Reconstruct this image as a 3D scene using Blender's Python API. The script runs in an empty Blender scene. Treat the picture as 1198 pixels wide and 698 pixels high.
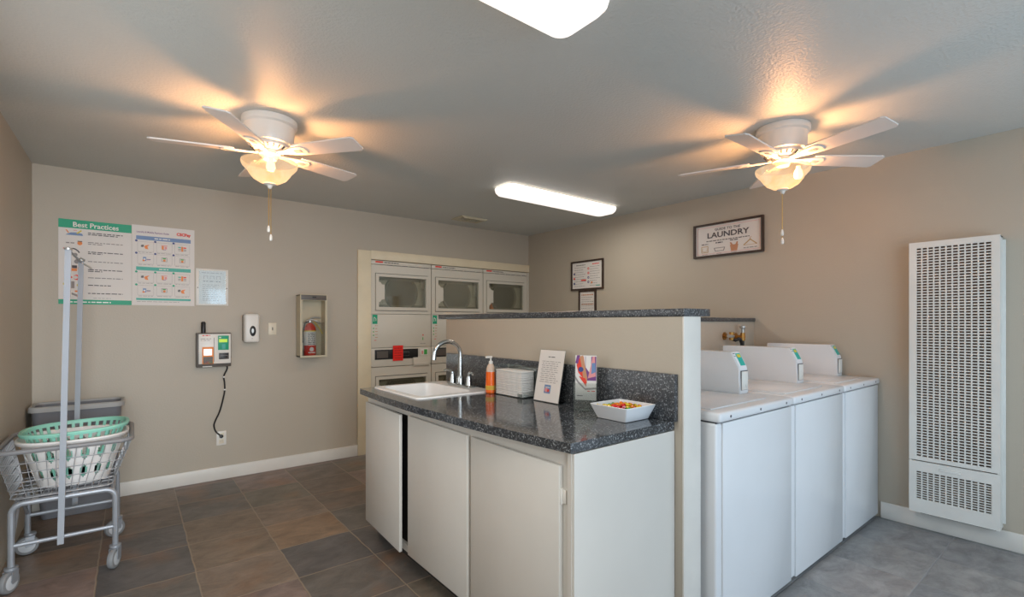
import bpy, bmesh, math, random
from math import pi, sin, cos, radians
from mathutils import Vector, Matrix
random.seed(7)
SC = bpy.context.scene
COL = SC.collection

# ------------------------------------------------------------------ room size
XL, XB, YA, H = -0.543, 4.010, 4.733, 2.44      # left wall, right wall, back wall, ceiling
YN = -1.3                                        # floor and ceiling run on behind the camera

# ------------------------------------------------------------------ materials
def lin(c):
    return tuple(((v/255)/12.92 if v/255 <= .04045 else ((v/255+.055)/1.055)**2.4) for v in c) + (1,)

def new_mat(name):
    m = bpy.data.materials.new(name); m.use_nodes = True
    nt = m.node_tree
    return m, nt, nt.nodes['Principled BSDF']

def N(nt, typ, **kw):
    n = nt.nodes.new(typ)
    for k, v in kw.items():
        setattr(n, k, v)
    return n

def mat(name, col, rough=.5, metal=0, var=.04, scale=6, bump=0, bscale=60, emit=0, ecol=None, coat=0):
    """procedural principled paint: slight noise in tone, optional fine bump"""
    m, nt, b = new_mat(name)
    c = lin(col)
    geo = N(nt, 'ShaderNodeTexCoord')
    no = N(nt, 'ShaderNodeTexNoise'); no.inputs['Scale'].default_value = scale; no.inputs['Detail'].default_value = 3
    nt.links.new(geo.outputs['Object'], no.inputs['Vector'])
    r = N(nt, 'ShaderNodeValToRGB')
    r.color_ramp.elements[0].position = .3; r.color_ramp.elements[1].position = .7
    r.color_ramp.elements[0].color = tuple(v*(1-var) for v in c[:3]) + (1,)
    r.color_ramp.elements[1].color = tuple(min(1, v*(1+var)) for v in c[:3]) + (1,)
    nt.links.new(no.outputs['Fac'], r.inputs['Fac'])
    nt.links.new(r.outputs['Color'], b.inputs['Base Color'])
    b.inputs['Roughness'].default_value = rough
    b.inputs['Metallic'].default_value = metal
    if coat:
        b.inputs['Coat Weight'].default_value = coat; b.inputs['Coat Roughness'].default_value = .08
    if emit:
        b.inputs['Emission Strength'].default_value = emit
        b.inputs['Emission Color'].default_value = lin(ecol or col)
    if bump:
        n2 = N(nt, 'ShaderNodeTexNoise'); n2.inputs['Scale'].default_value = bscale; n2.inputs['Detail'].default_value = 2
        nt.links.new(geo.outputs['Object'], n2.inputs['Vector'])
        bp = N(nt, 'ShaderNodeBump'); bp.inputs['Strength'].default_value = bump; bp.inputs['Distance'].default_value = .01
        nt.links.new(n2.outputs['Fac'], bp.inputs['Height']); nt.links.new(bp.outputs['Normal'], b.inputs['Normal'])
    return m

def clear_mat(name, tint=(1, 1, 1), alpha=.12, rough=.03):
    """clear plastic or glass sheet: mostly see-through with a glossy surface"""
    m, nt, b = new_mat(name)
    nt.nodes.remove(b)
    out = nt.nodes['Material Output']
    tr = N(nt, 'ShaderNodeBsdfTransparent'); tr.inputs['Color'].default_value = tint + (1,)
    gl = N(nt, 'ShaderNodeBsdfGlossy'); gl.inputs['Roughness'].default_value = rough
    gl.inputs['Color'].default_value = (.9, .95, .95, 1)
    fr = N(nt, 'ShaderNodeLayerWeight'); fr.inputs['Blend'].default_value = .25
    ad = N(nt, 'ShaderNodeMath', operation='ADD'); ad.inputs[1].default_value = alpha*.5
    mu = N(nt, 'ShaderNodeMath', operation='MULTIPLY'); mu.inputs[1].default_value = .6
    nt.links.new(fr.outputs['Fresnel'], mu.inputs[0]); nt.links.new(mu.outputs[0], ad.inputs[0])
    mx = N(nt, 'ShaderNodeMixShader')
    nt.links.new(ad.outputs[0], mx.inputs[0]); nt.links.new(tr.outputs[0], mx.inputs[1]); nt.links.new(gl.outputs[0], mx.inputs[2])
    nt.links.new(mx.outputs[0], out.inputs['Surface'])
    return m

def slate_floor():
    m, nt, b = new_mat('slate_tiles')
    L = nt.links.new
    g = N(nt, 'ShaderNodeNewGeometry')
    s = N(nt, 'ShaderNodeSeparateXYZ'); L(g.outputs['Position'], s.inputs[0])
    def mth(op, a, v=None, v2=None):
        n = N(nt, 'ShaderNodeMath', operation=op)
        if hasattr(a, 'type'): L(a, n.inputs[0])
        else: n.inputs[0].default_value = a
        if v is not None:
            if hasattr(v, 'type'): L(v, n.inputs[1])
            else: n.inputs[1].default_value = v
        if v2 is not None: n.inputs[2].default_value = v2
        return n.outputs[0]
    wn = N(nt, 'ShaderNodeTexNoise'); wn.inputs['Scale'].default_value = 9
    L(g.outputs['Position'], wn.inputs['Vector'])
    wob = mth('MULTIPLY', mth('SUBTRACT', wn.outputs['Fac'], .5), .03)
    u = mth('DIVIDE', mth('ADD', s.outputs['X'], .15+.41*20), .4105)
    u = mth('ADD', u, wob)
    v = mth('DIVIDE', mth('ADD', s.outputs['Y'], -4.25+.401*20), .401)
    v = mth('ADD', v, wob)
    fu, fv = mth('FRACT', u), mth('FRACT', v)
    cu, cv = mth('FLOOR', u), mth('FLOOR', v)
    comb = N(nt, 'ShaderNodeCombineXYZ'); L(cu, comb.inputs[0]); L(cv, comb.inputs[1])
    wh = N(nt, 'ShaderNodeTexWhiteNoise', noise_dimensions='2D'); L(comb.outputs[0], wh.inputs['Vector'])
    # grout distance
    du = mth('MINIMUM', fu, mth('SUBTRACT', 1.0, fu)); dv = mth('MINIMUM', fv, mth('SUBTRACT', 1.0, fv))
    d = mth('MINIMUM', du, dv)
    gm = N(nt, 'ShaderNodeMapRange'); gm.inputs['From Min'].default_value = .005; gm.inputs['From Max'].default_value = .012
    L(d, gm.inputs['Value'])
    # per tile colour, warm on the left; right aisle greyed with painted-in cool daylight
    def ramp(cols, fac):
        r = N(nt, 'ShaderNodeValToRGB'); cr = r.color_ramp; cr.interpolation = 'CONSTANT'
        while len(cr.elements) < len(cols): cr.elements.new(1)
        for i, c in enumerate(cols):
            cr.elements[i].position = i/len(cols); cr.elements[i].color = lin(c)
        L(fac, r.inputs['Fac']); return r.outputs['Color']
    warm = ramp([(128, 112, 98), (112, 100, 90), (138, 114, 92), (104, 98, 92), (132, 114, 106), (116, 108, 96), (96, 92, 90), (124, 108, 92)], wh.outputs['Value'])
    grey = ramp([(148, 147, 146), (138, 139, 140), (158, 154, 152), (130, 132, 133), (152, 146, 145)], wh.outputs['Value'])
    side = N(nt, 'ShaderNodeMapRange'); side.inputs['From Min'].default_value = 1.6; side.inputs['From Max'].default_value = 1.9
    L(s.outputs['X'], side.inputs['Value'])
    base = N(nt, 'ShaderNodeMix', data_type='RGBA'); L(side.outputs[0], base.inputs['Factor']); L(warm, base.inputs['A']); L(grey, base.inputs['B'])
    # cleft streaks, offset per tile
    ad = N(nt, 'ShaderNodeVectorMath', operation='MULTIPLY_ADD')
    L(wh.outputs['Color'], ad.inputs[0]); ad.inputs[1].default_value = (7, 7, 7); L(g.outputs['Position'], ad.inputs[2])
    n1 = N(nt, 'ShaderNodeTexNoise'); n1.inputs['Scale'].default_value = 5.5; n1.inputs['Detail'].default_value = 10; n1.inputs['Roughness'].default_value = .72
    n1.inputs['Distortion'].default_value = .5
    mp = N(nt, 'ShaderNodeMapping'); mp.inputs['Scale'].default_value = (1.0, 1.5, 1); L(ad.outputs[0], mp.inputs[0]); L(mp.outputs[0], n1.inputs['Vector'])
    mr = N(nt, 'ShaderNodeMapRange'); mr.inputs['From Min'].default_value = .3; mr.inputs['From Max'].default_value = .72
    mr.inputs['To Min'].default_value = .58; mr.inputs['To Max'].default_value = 1.38
    L(n1.outputs['Fac'], mr.inputs['Value'])
    mu = N(nt, 'ShaderNodeVectorMath', operation='SCALE'); L(base.outputs['Result'], mu.inputs[0]); L(mr.outputs[0], mu.inputs['Scale'])
    # rust bleeding
    n3 = N(nt, 'ShaderNodeTexNoise'); n3.inputs['Scale'].default_value = 2.6; n3.inputs['Detail'].default_value = 5; L(ad.outputs[0], n3.inputs['Vector'])
    rr = N(nt, 'ShaderNodeMapRange'); rr.inputs['From Min'].default_value = .54; rr.inputs['From Max'].default_value = .72; L(n3.outputs['Fac'], rr.inputs['Value'])
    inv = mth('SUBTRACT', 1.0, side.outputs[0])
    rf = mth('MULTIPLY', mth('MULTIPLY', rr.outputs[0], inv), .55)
    rust = N(nt, 'ShaderNodeMix', data_type='RGBA'); L(rf, rust.inputs['Factor']); L(mu.outputs[0], rust.inputs['A'])
    rust.inputs['B'].default_value = lin((150, 108, 74))
    gro = N(nt, 'ShaderNodeMix', data_type='RGBA'); L(side.outputs[0], gro.inputs['Factor'])  # grout follows the same painted daylight shift
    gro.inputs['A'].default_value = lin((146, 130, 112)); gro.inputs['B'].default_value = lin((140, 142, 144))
    fin = N(nt, 'ShaderNodeMix', data_type='RGBA'); L(gm.outputs[0], fin.inputs['Factor']); L(gro.outputs['Result'], fin.inputs['A']); L(rust.outputs['Result'], fin.inputs['B'])
    L(fin.outputs['Result'], b.inputs['Base Color'])
    b.inputs['Roughness'].default_value = .42
    hh = mth('ADD', mth('MULTIPLY', n1.outputs['Fac'], .7), mth('MULTIPLY', gm.outputs[0], .35))
    bp = N(nt, 'ShaderNodeBump'); bp.inputs['Strength'].default_value = .45; bp.inputs['Distance'].default_value = .012
    L(hh, bp.inputs['Height']); L(bp.outputs['Normal'], b.inputs['Normal'])
    return m

def granite(name, rough=.1):
    m, nt, b = new_mat(name); L = nt.links.new
    g = N(nt, 'ShaderNodeNewGeometry')
    v = N(nt, 'ShaderNodeTexVoronoi'); v.inputs['Scale'].default_value = 230; L(g.outputs['Position'], v.inputs['Vector'])
    w = N(nt, 'ShaderNodeTexWhiteNoise'); L(v.outputs['Position'], w.inputs['Vector'])
    r = N(nt, 'ShaderNodeValToRGB'); cr = r.color_ramp; cr.interpolation = 'CONSTANT'
    for p, c in ((0, (54, 57, 61)), (.45, (72, 75, 79)), (.66, (44, 47, 51)), (.80, (104, 107, 110)), (.93, (144, 147, 150))):
        if p == 0: e = cr.elements[0]
        elif p == .45: e = cr.elements[1]
        else: e = cr.elements.new(p)
        e.position = p; e.color = lin(c)
    L(w.outputs['Value'], r.inputs['Fac']); L(r.outputs['Color'], b.inputs['Base Color'])
    b.inputs['Roughness'].default_value = rough
    b.inputs['Specular IOR Level'].default_value = .55
    return m

def glow_bowl_mat():
    """alabaster glass: lets part of the bulb through, scatters the rest"""
    m, nt, b = new_mat('alabaster_glass'); L = nt.links.new
    nt.nodes.remove(b); out = nt.nodes['Material Output']
    tc = N(nt, 'ShaderNodeTexCoord')
    no = N(nt, 'ShaderNodeTexNoise'); no.inputs['Scale'].default_value = 9; no.inputs['Detail'].default_value = 5; no.inputs['Distortion'].default_value = 1.2
    L(tc.outputs['Object'], no.inputs['Vector'])
    r = N(nt, 'ShaderNodeValToRGB')
    r.color_ramp.elements[0].position = .35; r.color_ramp.elements[0].color = lin((248, 208, 158))
    r.color_ramp.elements[1].position = .7; r.color_ramp.elements[1].color = lin((255, 236, 206))
    L(no.outputs['Fac'], r.inputs['Fac'])
    em = N(nt, 'ShaderNodeEmission'); em.inputs['Strength'].default_value = .60; L(r.outputs['Color'], em.inputs['Color'])
    tl = N(nt, 'ShaderNodeBsdfTranslucent'); tl.inputs['Color'].default_value = (.02, .016, .011, 1)
    gl = N(nt, 'ShaderNodeBsdfDiffuse'); gl.inputs['Color'].default_value = (.06, .052, .04, 1)
    m1 = N(nt, 'ShaderNodeMixShader'); m1.inputs[0].default_value = .55; L(tl.outputs[0], m1.inputs[1]); L(gl.outputs[0], m1.inputs[2])
    tr = N(nt, 'ShaderNodeBsdfTransparent'); tr.inputs['Color'].default_value = (1, .86, .66, 1)
    m2 = N(nt, 'ShaderNodeMixShader'); m2.inputs[0].default_value = .26; L(m1.outputs[0], m2.inputs[1]); L(tr.outputs[0], m2.inputs[2])
    a = N(nt, 'ShaderNodeAddShader'); L(m2.outputs[0], a.inputs[0]); L(em.outputs[0], a.inputs[1])
    L(a.outputs[0], out.inputs['Surface'])
    return m

M = {}
M['wall'] = mat('beige_grey_wall_paint', (183, 173, 157), .5, var=.02, scale=1.2, bump=.10, bscale=90)
M['ceil'] = mat('ceiling_paint', (204, 205, 200), .40, var=.02, scale=1.5, bump=.30, bscale=80)
M['ceil'].node_tree.nodes['Principled BSDF'].inputs['Specular IOR Level'].default_value = .11
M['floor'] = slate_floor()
M['granite'] = granite('speckled_dark_granite'); M['honed'] = granite('speckled_dark_granite_edge', .28)
M['trimw'] = mat('white_baseboard_paint', (224, 220, 212), .4)
M['cream'] = mat('cream_trim_paint', (228, 214, 184), .4)
M['cab'] = mat('white_cabinet_paint', (214, 210, 202), .38, var=.015)
M['cabin'] = mat('cabinet_dark_inside', (30, 26, 22), .8)
M['toe'] = mat('dark_toe_kick', (52, 48, 46), .7)
M['enamel'] = mat('white_appliance_enamel', (226, 228, 230), .22, var=.01)
M['seam'] = mat('dark_seam', (70, 72, 76), .6)
M['dryer'] = mat('almond_dryer_enamel', (212, 206, 192), .3, var=.01)
M['dryer2'] = mat('dryer_inner_metal', (150, 146, 132), .4)
M['drum'] = mat('dryer_drum_steel', (120, 118, 106), .3, metal=.4)
M['glass'] = clear_mat('dryer_door_glass', (.84, .84, .78), .22, .05)
M['clear'] = clear_mat('clear_acrylic', (.93, .95, .95), .17, .06)
M['black'] = mat('black_plastic', (26, 26, 28), .4)
M['darkgrey'] = mat('dark_grey_metal', (92, 86, 80), .45)
M['white'] = mat('white_plastic', (228, 224, 216), .35)
M['ivory'] = mat('ivory_plate_plastic', (222, 212, 190), .4)
M['paper'] = mat('white_paper', (226, 220, 214), .7, var=.01)
M['paper2'] = mat('cream_paper', (224, 210, 194), .7, var=.01)
M['towel'] = mat('paper_towel', (226, 224, 220), .9, var=.03, scale=60)
M['ink'] = mat('dark_ink', (84, 78, 82), .7)
M['inklt'] = mat('grey_ink', (150, 144, 142), .7)
M['teal'] = mat('teal_print', (22, 160, 120), .5)
M['aqua'] = mat('aqua_sticker', (24, 172, 158), .4)
M['teal2'] = mat('blue_teal_print', (70, 172, 156), .5)
M['blue'] = mat('steel_blue_print', (112, 140, 180), .5)
M['navy'] = mat('navy_print', (66, 76, 130), .5)
M['orange'] = mat('orange_print', (232, 134, 58), .5)
M['redp'] = mat('red_print', (226, 66, 50), .5)
M['pink'] = mat('pink_print', (226, 150, 150), .5)
M['yellow'] = mat('yellow_print', (218, 196, 60), .5)
M['green'] = mat('green_print', (70, 170, 80), .5)
M['purple'] = mat('purple_print', (120, 70, 130), .5)
M['tan'] = mat('terracotta_print', (196, 140, 104), .6)
M['gold'] = mat('tan_line_print', (186, 152, 96), .6)
M['redtag'] = mat('bright_red_tag', (238, 32, 20), .5)
M['redlines'] = mat('dark_red_print', (150, 22, 16), .5)
M['ext'] = mat('extinguisher_red', (216, 40, 22), .3, coat=.4)
M['silver'] = mat('silver_metal', (186, 186, 182), .35, metal=.6)
M['chrome'] = mat('brushed_nickel', (196, 200, 200), .18, metal=1, var=.01)
M['galv'] = mat('galvanised_steel', (160, 165, 172), .42, metal=.45, var=.06, scale=20)
M['pole'] = mat('dull_galvanised_tube', (160, 166, 174), .6)
M['pole'].node_tree.nodes['Principled BSDF'].inputs['Specular IOR Level'].default_value = .2
M['wire'] = mat('zinc_wire', (178, 180, 184), .35, metal=.6)
M['caster'] = mat('grey_caster_tyre', (132, 134, 136), .6)
M['hub'] = mat('light_grey_hub', (196, 200, 204), .5)
M['bumper'] = mat('grey_vinyl_bumper', (134, 134, 136), .45)
M['bin'] = mat('grey_bin_plastic', (120, 122, 128), .5)
M['binrim'] = mat('light_grey_bin_rim', (168, 168, 166), .45)
M['basketw'] = mat('white_basket_plastic', (232, 230, 228), .4)
M['baskett'] = mat('mint_basket_plastic', (146, 212, 192), .4)
M['frame'] = mat('dark_brown_frame', (58, 42, 34), .5, var=.15, scale=40)
M['bezel'] = mat('lit_orange_bezel', (190, 120, 60), .5, emit=.25, ecol=(255, 140, 50))
M['screen'] = mat('lit_screen', (240, 236, 240), .4, emit=.75, ecol=(255, 240, 240))
M['lcd'] = mat('lit_green_lcd', (190, 220, 60), .4, emit=.3, ecol=(190, 230, 50))
M['lampd'] = mat('fluorescent_diffuser', (250, 246, 240), .4, emit=1.05, ecol=(255, 247, 240))
M['bowl'] = glow_bowl_mat()
M['bulb'] = mat('hot_bulb', (255, 240, 210), .4, emit=6, ecol=(255, 226, 180))
M['fanw'] = mat('white_fan_enamel', (226, 220, 212), .35)
M['blade'] = mat('white_fan_blade', (222, 216, 210), .4, var=.02)
M['bladeg'] = mat('grey_screw_cover', (150, 150, 156), .4)
M['chain'] = mat('brass_chain', (196, 160, 96), .35, metal=.7)
M['brass'] = mat('brass_valve', (176, 132, 70), .35, metal=.8)
M['sink'] = mat('white_sink_enamel', (238, 238, 236), .18)
M['soap'] = mat('orange_soap', (244, 104, 20), .15)
M['soapl'] = mat('clear_bottle_top', (206, 180, 160), .2)
M['label'] = mat('yellow_green_label', (214, 170, 60), .5)
M['ceramic'] = mat('white_ceramic', (232, 234, 236), .15)
M['heatw'] = mat('heater_white_enamel', (222, 222, 216), .35)
M['heatd'] = mat('heater_dark_inside', (120, 98, 82), .8)
M['vent'] = mat('vent_paint', (196, 186, 160), .5)
M['ventd'] = mat('vent_dark', (44, 36, 26), .8)

# ------------------------------------------------------------------ mesh builder (world coordinates in, local out)
class MB:
    def __init__(s):
        s.bm = bmesh.new(); s.mats = []; s.mi = 0
    def m(s, key):
        if key not in s.mats: s.mats.append(key)
        s.mi = s.mats.index(key); return s
    def _mark(s, faces):
        for f in faces: f.material_index = s.mi
    def face(s, pts):
        f = s.bm.faces.new([s.bm.verts.new(p) for p in pts]); f.material_index = s.mi; return f
    def box(s, lo, hi, bev=0, seg=2):
        r = bmesh.ops.create_cube(s.bm, size=1)
        vs = r['verts']
        c = [(lo[i]+hi[i])/2 for i in range(3)]; d = [abs(hi[i]-lo[i]) for i in range(3)]
        for v in vs: v.co = Vector((c[0]+v.co.x*d[0], c[1]+v.co.y*d[1], c[2]+v.co.z*d[2]))
        fs = set(f for v in vs for f in v.link_faces)
        if bev:
            es = set(e for v in vs for e in v.link_edges)
            r = bmesh.ops.bevel(s.bm, geom=list(es), offset=min(bev, min(d)*.45), segments=seg, affect='EDGES', profile=.5)
            fs = set(f for f in fs if f.is_valid) | set(r['faces'])
        s._mark(fs); return s
    def prism(s, pts, axis, a, b):
        """polygon of 2D points extruded along axis (0,1,2) from a to b; the 2D coords are the other axes in order"""
        def P(p, t):
            q = list(p); q.insert(axis, t); return q
        A = [s.bm.verts.new(P(p, a)) for p in pts]; B = [s.bm.verts.new(P(p, b)) for p in pts]
        fs = [s.bm.faces.new(A), s.bm.faces.new(B[::-1])]
        n = len(pts)
        for i in range(n):
            fs.append(s.bm.faces.new([A[i], B[i], B[(i+1) % n], A[(i+1) % n]]))
        s._mark(fs); return s
    def ring(s, outer, inner, axis, a, b):
        """frame between two rectangles (u0,v0,u1,v1) extruded along axis"""
        u0, v0, u1, v1 = outer; p0, q0, p1, q1 = inner
        def bx(x0, y0, x1, y1):
            lo = [x0, y0]; hi = [x1, y1]; lo.insert(axis, a); hi.insert(axis, b)
            s.box(lo, hi)
        bx(u0, v0, p0, v1); bx(p1, v0, u1, v1); bx(p0, v0, p1, q0); bx(p0, q1, p1, v1)
        return s
    def tube(s, pts, r, n=8, closed=False, cap=True):
        pts = [Vector(p) for p in pts]; k = len(pts); rings = []
        rr = r if isinstance(r, (list, tuple)) else [r]*k
        up = None
        for i, p in enumerate(pts):
            if closed: t = (pts[(i+1) % k]-pts[i-1])
            else: t = pts[min(i+1, k-1)]-pts[max(i-1, 0)]
            t.normalize()
            if up is None:
                up = Vector((0, 0, 1)) if abs(t.z) < .9 else Vector((1, 0, 0))
            x = up.cross(t)
            if x.length < 1e-4: x = Vector((1, 0, 0)).cross(t)
            x.normalize(); y = t.cross(x); up = y
            rings.append([s.bm.verts.new(p + x*cos(2*pi*j/n)*rr[i] + y*sin(2*pi*j/n)*rr[i]) for j in range(n)])
        fs = []
        for i in range(k if closed else k-1):
            A, B = rings[i], rings[(i+1) % k]
            for j in range(n):
                fs.append(s.bm.faces.new([A[j], A[(j+1) % n], B[(j+1) % n], B[j]]))
        if not closed and cap:
            fs.append(s.bm.faces.new(rings[0][::-1])); fs.append(s.bm.faces.new(rings[-1]))
        s._mark(fs); return s
    def lathe(s, prof, c, axis=2, n=32, cap=False):
        """profile of (radius, height) spun about an axis through c"""
        rings = []
        for r, h in prof:
            row = []
            for j in range(n):
                a = 2*pi*j/n
                q = [r*cos(a), r*sin(a)]; q.insert(axis, h)
                row.append(s.bm.verts.new((c[0]+q[0], c[1]+q[1], c[2]+q[2])))
            rings.append(row)
        fs = []
        for A, B in zip(rings, rings[1:]):
            for j in range(n):
                fs.append(s.bm.faces.new([A[j], A[(j+1) % n], B[(j+1) % n], B[j]]))
        if cap:
            fs.append(s.bm.faces.new(rings[0][::-1])); fs.append(s.bm.faces.new(rings[-1]))
        s._mark(fs); return s
    def rect(s, O, U, V, u0, v0, u1, v1, lift=0):
        """flat printed rectangle in the plane O+uU+vV, lifted along the normal"""
        n = U.cross(V).normalized()*lift
        s.face([O+U*a+V*b+n for a, b in ((u0, v0), (u1, v0), (u1, v1), (u0, v1))]); return s
    def poly(s, O, U, V, pts, lift=0):
        n = U.cross(V).normalized()*lift
        s.face([O+U*a+V*b+n for a, b in pts]); return s
    def disc(s, O, U, V, u, v, r, lift=0, ry=None, n=18):
        ry = ry or r
        s.poly(O, U, V, [(u+r*cos(2*pi*i/n), v+ry*sin(2*pi*i/n)) for i in range(n)], lift); return s
    def line(s, O, U, V, pts, w, lift=0):
        for (a, b), (c, d) in zip(pts, pts[1:]):
            L = math.hypot(c-a, d-b) or 1; x, y = -(d-b)/L*w/2, (c-a)/L*w/2
            s.poly(O, U, V, [(a+x, b+y), (c+x, d+y), (c-x, d-y), (a-x, b-y)][::-1], lift)
        return s
    def greek(s, O, U, V, u0, u1, v, h, lift=0, fill=1.0):
        """a line of illegibly small print: word-length dashes"""
        u = u0; end = u0+(u1-u0)*fill
        while u < end-.002:
            w = min(random.uniform(.012, .034), end-u)
            s.rect(O, U, V, u, v, u+w, v+h, lift); u += w+.006
        return s
    def text(s, string, size, O, U, V, u, v, lift=0, align='CENTER', bold=0, wide=1):
        cu = bpy.data.curves.new('lettering', 'FONT'); cu.body = string; cu.size = size
        cu.align_x = align; cu.align_y = 'CENTER'; cu.offset = bold; cu.resolution_u = 3
        ob = bpy.data.objects.new('lettering', cu)
        me = bpy.data.meshes.new_from_object(ob)
        n = U.cross(V).normalized()*lift
        base = [s.bm.verts.new(O+U*(u+p.co.x*wide)+V*(v+p.co.y)+n) for p in me.vertices]
        for f in me.polygons:
            try:
                g = s.bm.faces.new([base[i] for i in f.vertices]); g.material_index = s.mi
            except ValueError:
                pass
        bpy.data.objects.remove(ob); bpy.data.curves.remove(cu); bpy.data.meshes.remove(me)
        return s
    def xform(s, mtx):
        s.bm.transform(mtx); return s
    def build(s, name, key=None, parent=None, origin=None, fixn=True, ang=32):
        if fixn: bmesh.ops.recalc_face_normals(s.bm, faces=s.bm.faces[:])
        off = Vector((0, 0, 0)) if origin is None else Vector(origin)
        if parent is not None:
            p = parent; off = Vector((0, 0, 0))
            while p is not None: off += p.location; p = p.parent
        bmesh.ops.translate(s.bm, verts=s.bm.verts[:], vec=-off)
        me = bpy.data.meshes.new(name); s.bm.to_mesh(me); s.bm.free()
        for k in (s.mats or [key]): me.materials.append(M[k])
        for p in me.polygons: p.use_smooth = True
        me.set_sharp_from_angle(angle=radians(ang))
        o = bpy.data.objects.new(name, me); COL.objects.link(o)
        if parent is not None: o.parent = parent
        else: o.location = off
        return o

def mb(key): return MB().m(key)

def tag(o, label, cat, group=None, kind=None):
    o['label'] = label; o['category'] = cat
    if group: o['group'] = group
    if kind: o['kind'] = kind
    return o
def thing(name, loc, label, cat, group=None):
    o = bpy.data.objects.new(name, None); COL.objects.link(o); o.location = loc
    o.empty_display_size = .1
    return tag(o, label, cat, group)
def struct(o):
    o['kind'] = 'structure'; return o
def copy_tree(o, parent=None):
    c = o.copy(); COL.objects.link(c)
    if parent is not None: c.parent = parent
    for ch in [k for k in COL.objects if k.parent == o]: copy_tree(ch, c)
    return c
X, Y, Z = Vector((1, 0, 0)), Vector((0, 1, 0)), Vector((0, 0, 1))

# ================================================================== THE ROOM
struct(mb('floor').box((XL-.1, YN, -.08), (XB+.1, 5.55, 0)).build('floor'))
struct(mb('ceil').box((XL-.1, YN, H), (XB+.1, 5.55, H+.08)).build('ceiling'))
struct(mb('wall').box((XL-.1, YN, 0), (XL, 5.55, H)).build('wall_left'))
struct(mb('wall').box((XB, YN, 0), (XB+.1, 5.55, H)).build('wall_right'))
w = mb('wall')
w.box((XL, YA, 0), (1.90, 5.45, H)); w.box((1.90, YA, 1.968), (XB, 5.45, H)); w.box((1.90, 5.44, 0), (XB, 5.5, 1.968))
struct(w.build('wall_back'))
b = mb('trimw'); b.box((XL, YA-.014, 0), (1.772, YA, .108), .004)
struct(b.build('baseboard_back'))
struct(mb('trimw').box((XB-.014, YN, 0), (XB, 1.02, .11), .004).build('baseboard_right'))
# cream casing round the dryer alcove
t = mb('cream'); t.box((1.772, YA-.02, 0), (1.908, YA+.01, 2.053), .003); t.box((1.908, YA-.02, 1.968), (XB-.002, YA+.01, 2.058), .003)
struct(t.build('trim_1'))
struct(mb('dryer').box((3.985, YA-.005, 0), (XB-.001, YA+.02, 1.966)).build('trim_2'))

# half-height partition behind the counter and the plumbing wall behind the washers
struct(mb('wall').box((1.742, 1.10, 0), (1.867, 2.955, 1.347), .003).build('wall_peninsula'))
struct(mb('wall').box((1.867, 1.872, 0), (XB, 1.99, 1.332), .003).build('wall_plumbing'))
struct(mb('trimw').box((1.742, 1.0915, 0), (1.867, 1.10, 1.347), .002).build('pale_end_sheet'))  # thin paler sheet over the near end of the half wall
tag(mb('honed').box((1.738, 1.088, 1.3475), (1.936, 3.06, 1.379), .003).build('ledge', origin=(1.83, 2, 1.3475)),
    'long speckled granite cap on the half wall behind the counter', 'ledge')
tag(mb('honed').box((1.937, 1.862, 1.3325), (XB-.001, 2.03, 1.361), .003).build('ledge', origin=(2.9, 1.9, 1.3325)),
    'shorter granite cap behind the washers, running to the right wall', 'ledge')

# ================================================================== COUNTER PENINSULA
cab = thing('base_cabinet', (1.45, 2.03, 0), 'white three-door base cabinet under the granite counter', 'cabinet')
c = mb('cab')
c.box((1.155, 1.142, .09), (1.738, 1.16, .882)); c.box((1.185, 2.90, .09), (1.738, 2.925, .882)); c.box((1.185, 1.16, .09), (1.738, 2.9, .11)); c.box((1.72, 1.16, .11), (1.738, 2.9, .882))
c.build('carcass', parent=cab)
c = mb('cab')
for y0, y1 in ((1.160, 1.205), (1.735, 1.78), (2.335, 2.372), (2.885, 2.925)): c.box((1.165, y0, .09), (1.185, y1, .882))
for y0, y1 in ((1.205, 1.735), (1.78, 2.335), (2.372, 2.885)): c.box((1.165, y0, .825), (1.185, y1, .882)); c.box((1.165, y0, .09), (1.185, y1, .125))
c.build('face_frame', parent=cab)
mb('cabin').box((1.19, 1.17, .115), (1.194, 2.89, .87)).build('interior', parent=cab)
mb('cab').box((1.158, 1.132, .0), (1.738, 1.142, .882)).build('end_panel', parent=cab)
mb('toe').box((1.23, 1.15, 0), (1.25, 2.92, .09)).build('toe_kick', parent=cab)
def door(y0, y1, ajar):
    d = mb('cab').box((1.146, y0, .098), (1.1635, y1, .832), .003)
    if ajar:
        piv = Vector((1.1635, y1, 0))
        d.xform(Matrix.Translation(piv) @ Matrix.Rotation(radians(-ajar), 4, 'Z') @ Matrix.Translation(-piv))
    return d.build('door', parent=cab)
d3 = door(1.192, 1.738, 0); d2 = door(1.768, 2.340, 0); d1 = door(2.388, 2.92, 2.6)
for z in (.70, .24):
    h = mb('white').box((1.150, 1.1875, z), (1.1645, 1.1915, z+.055), .001).box((1.160, 1.1735, z+.004), (1.1648, 1.1875, z+.05), .001)
    h.build('hinge', parent=d3)

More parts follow.
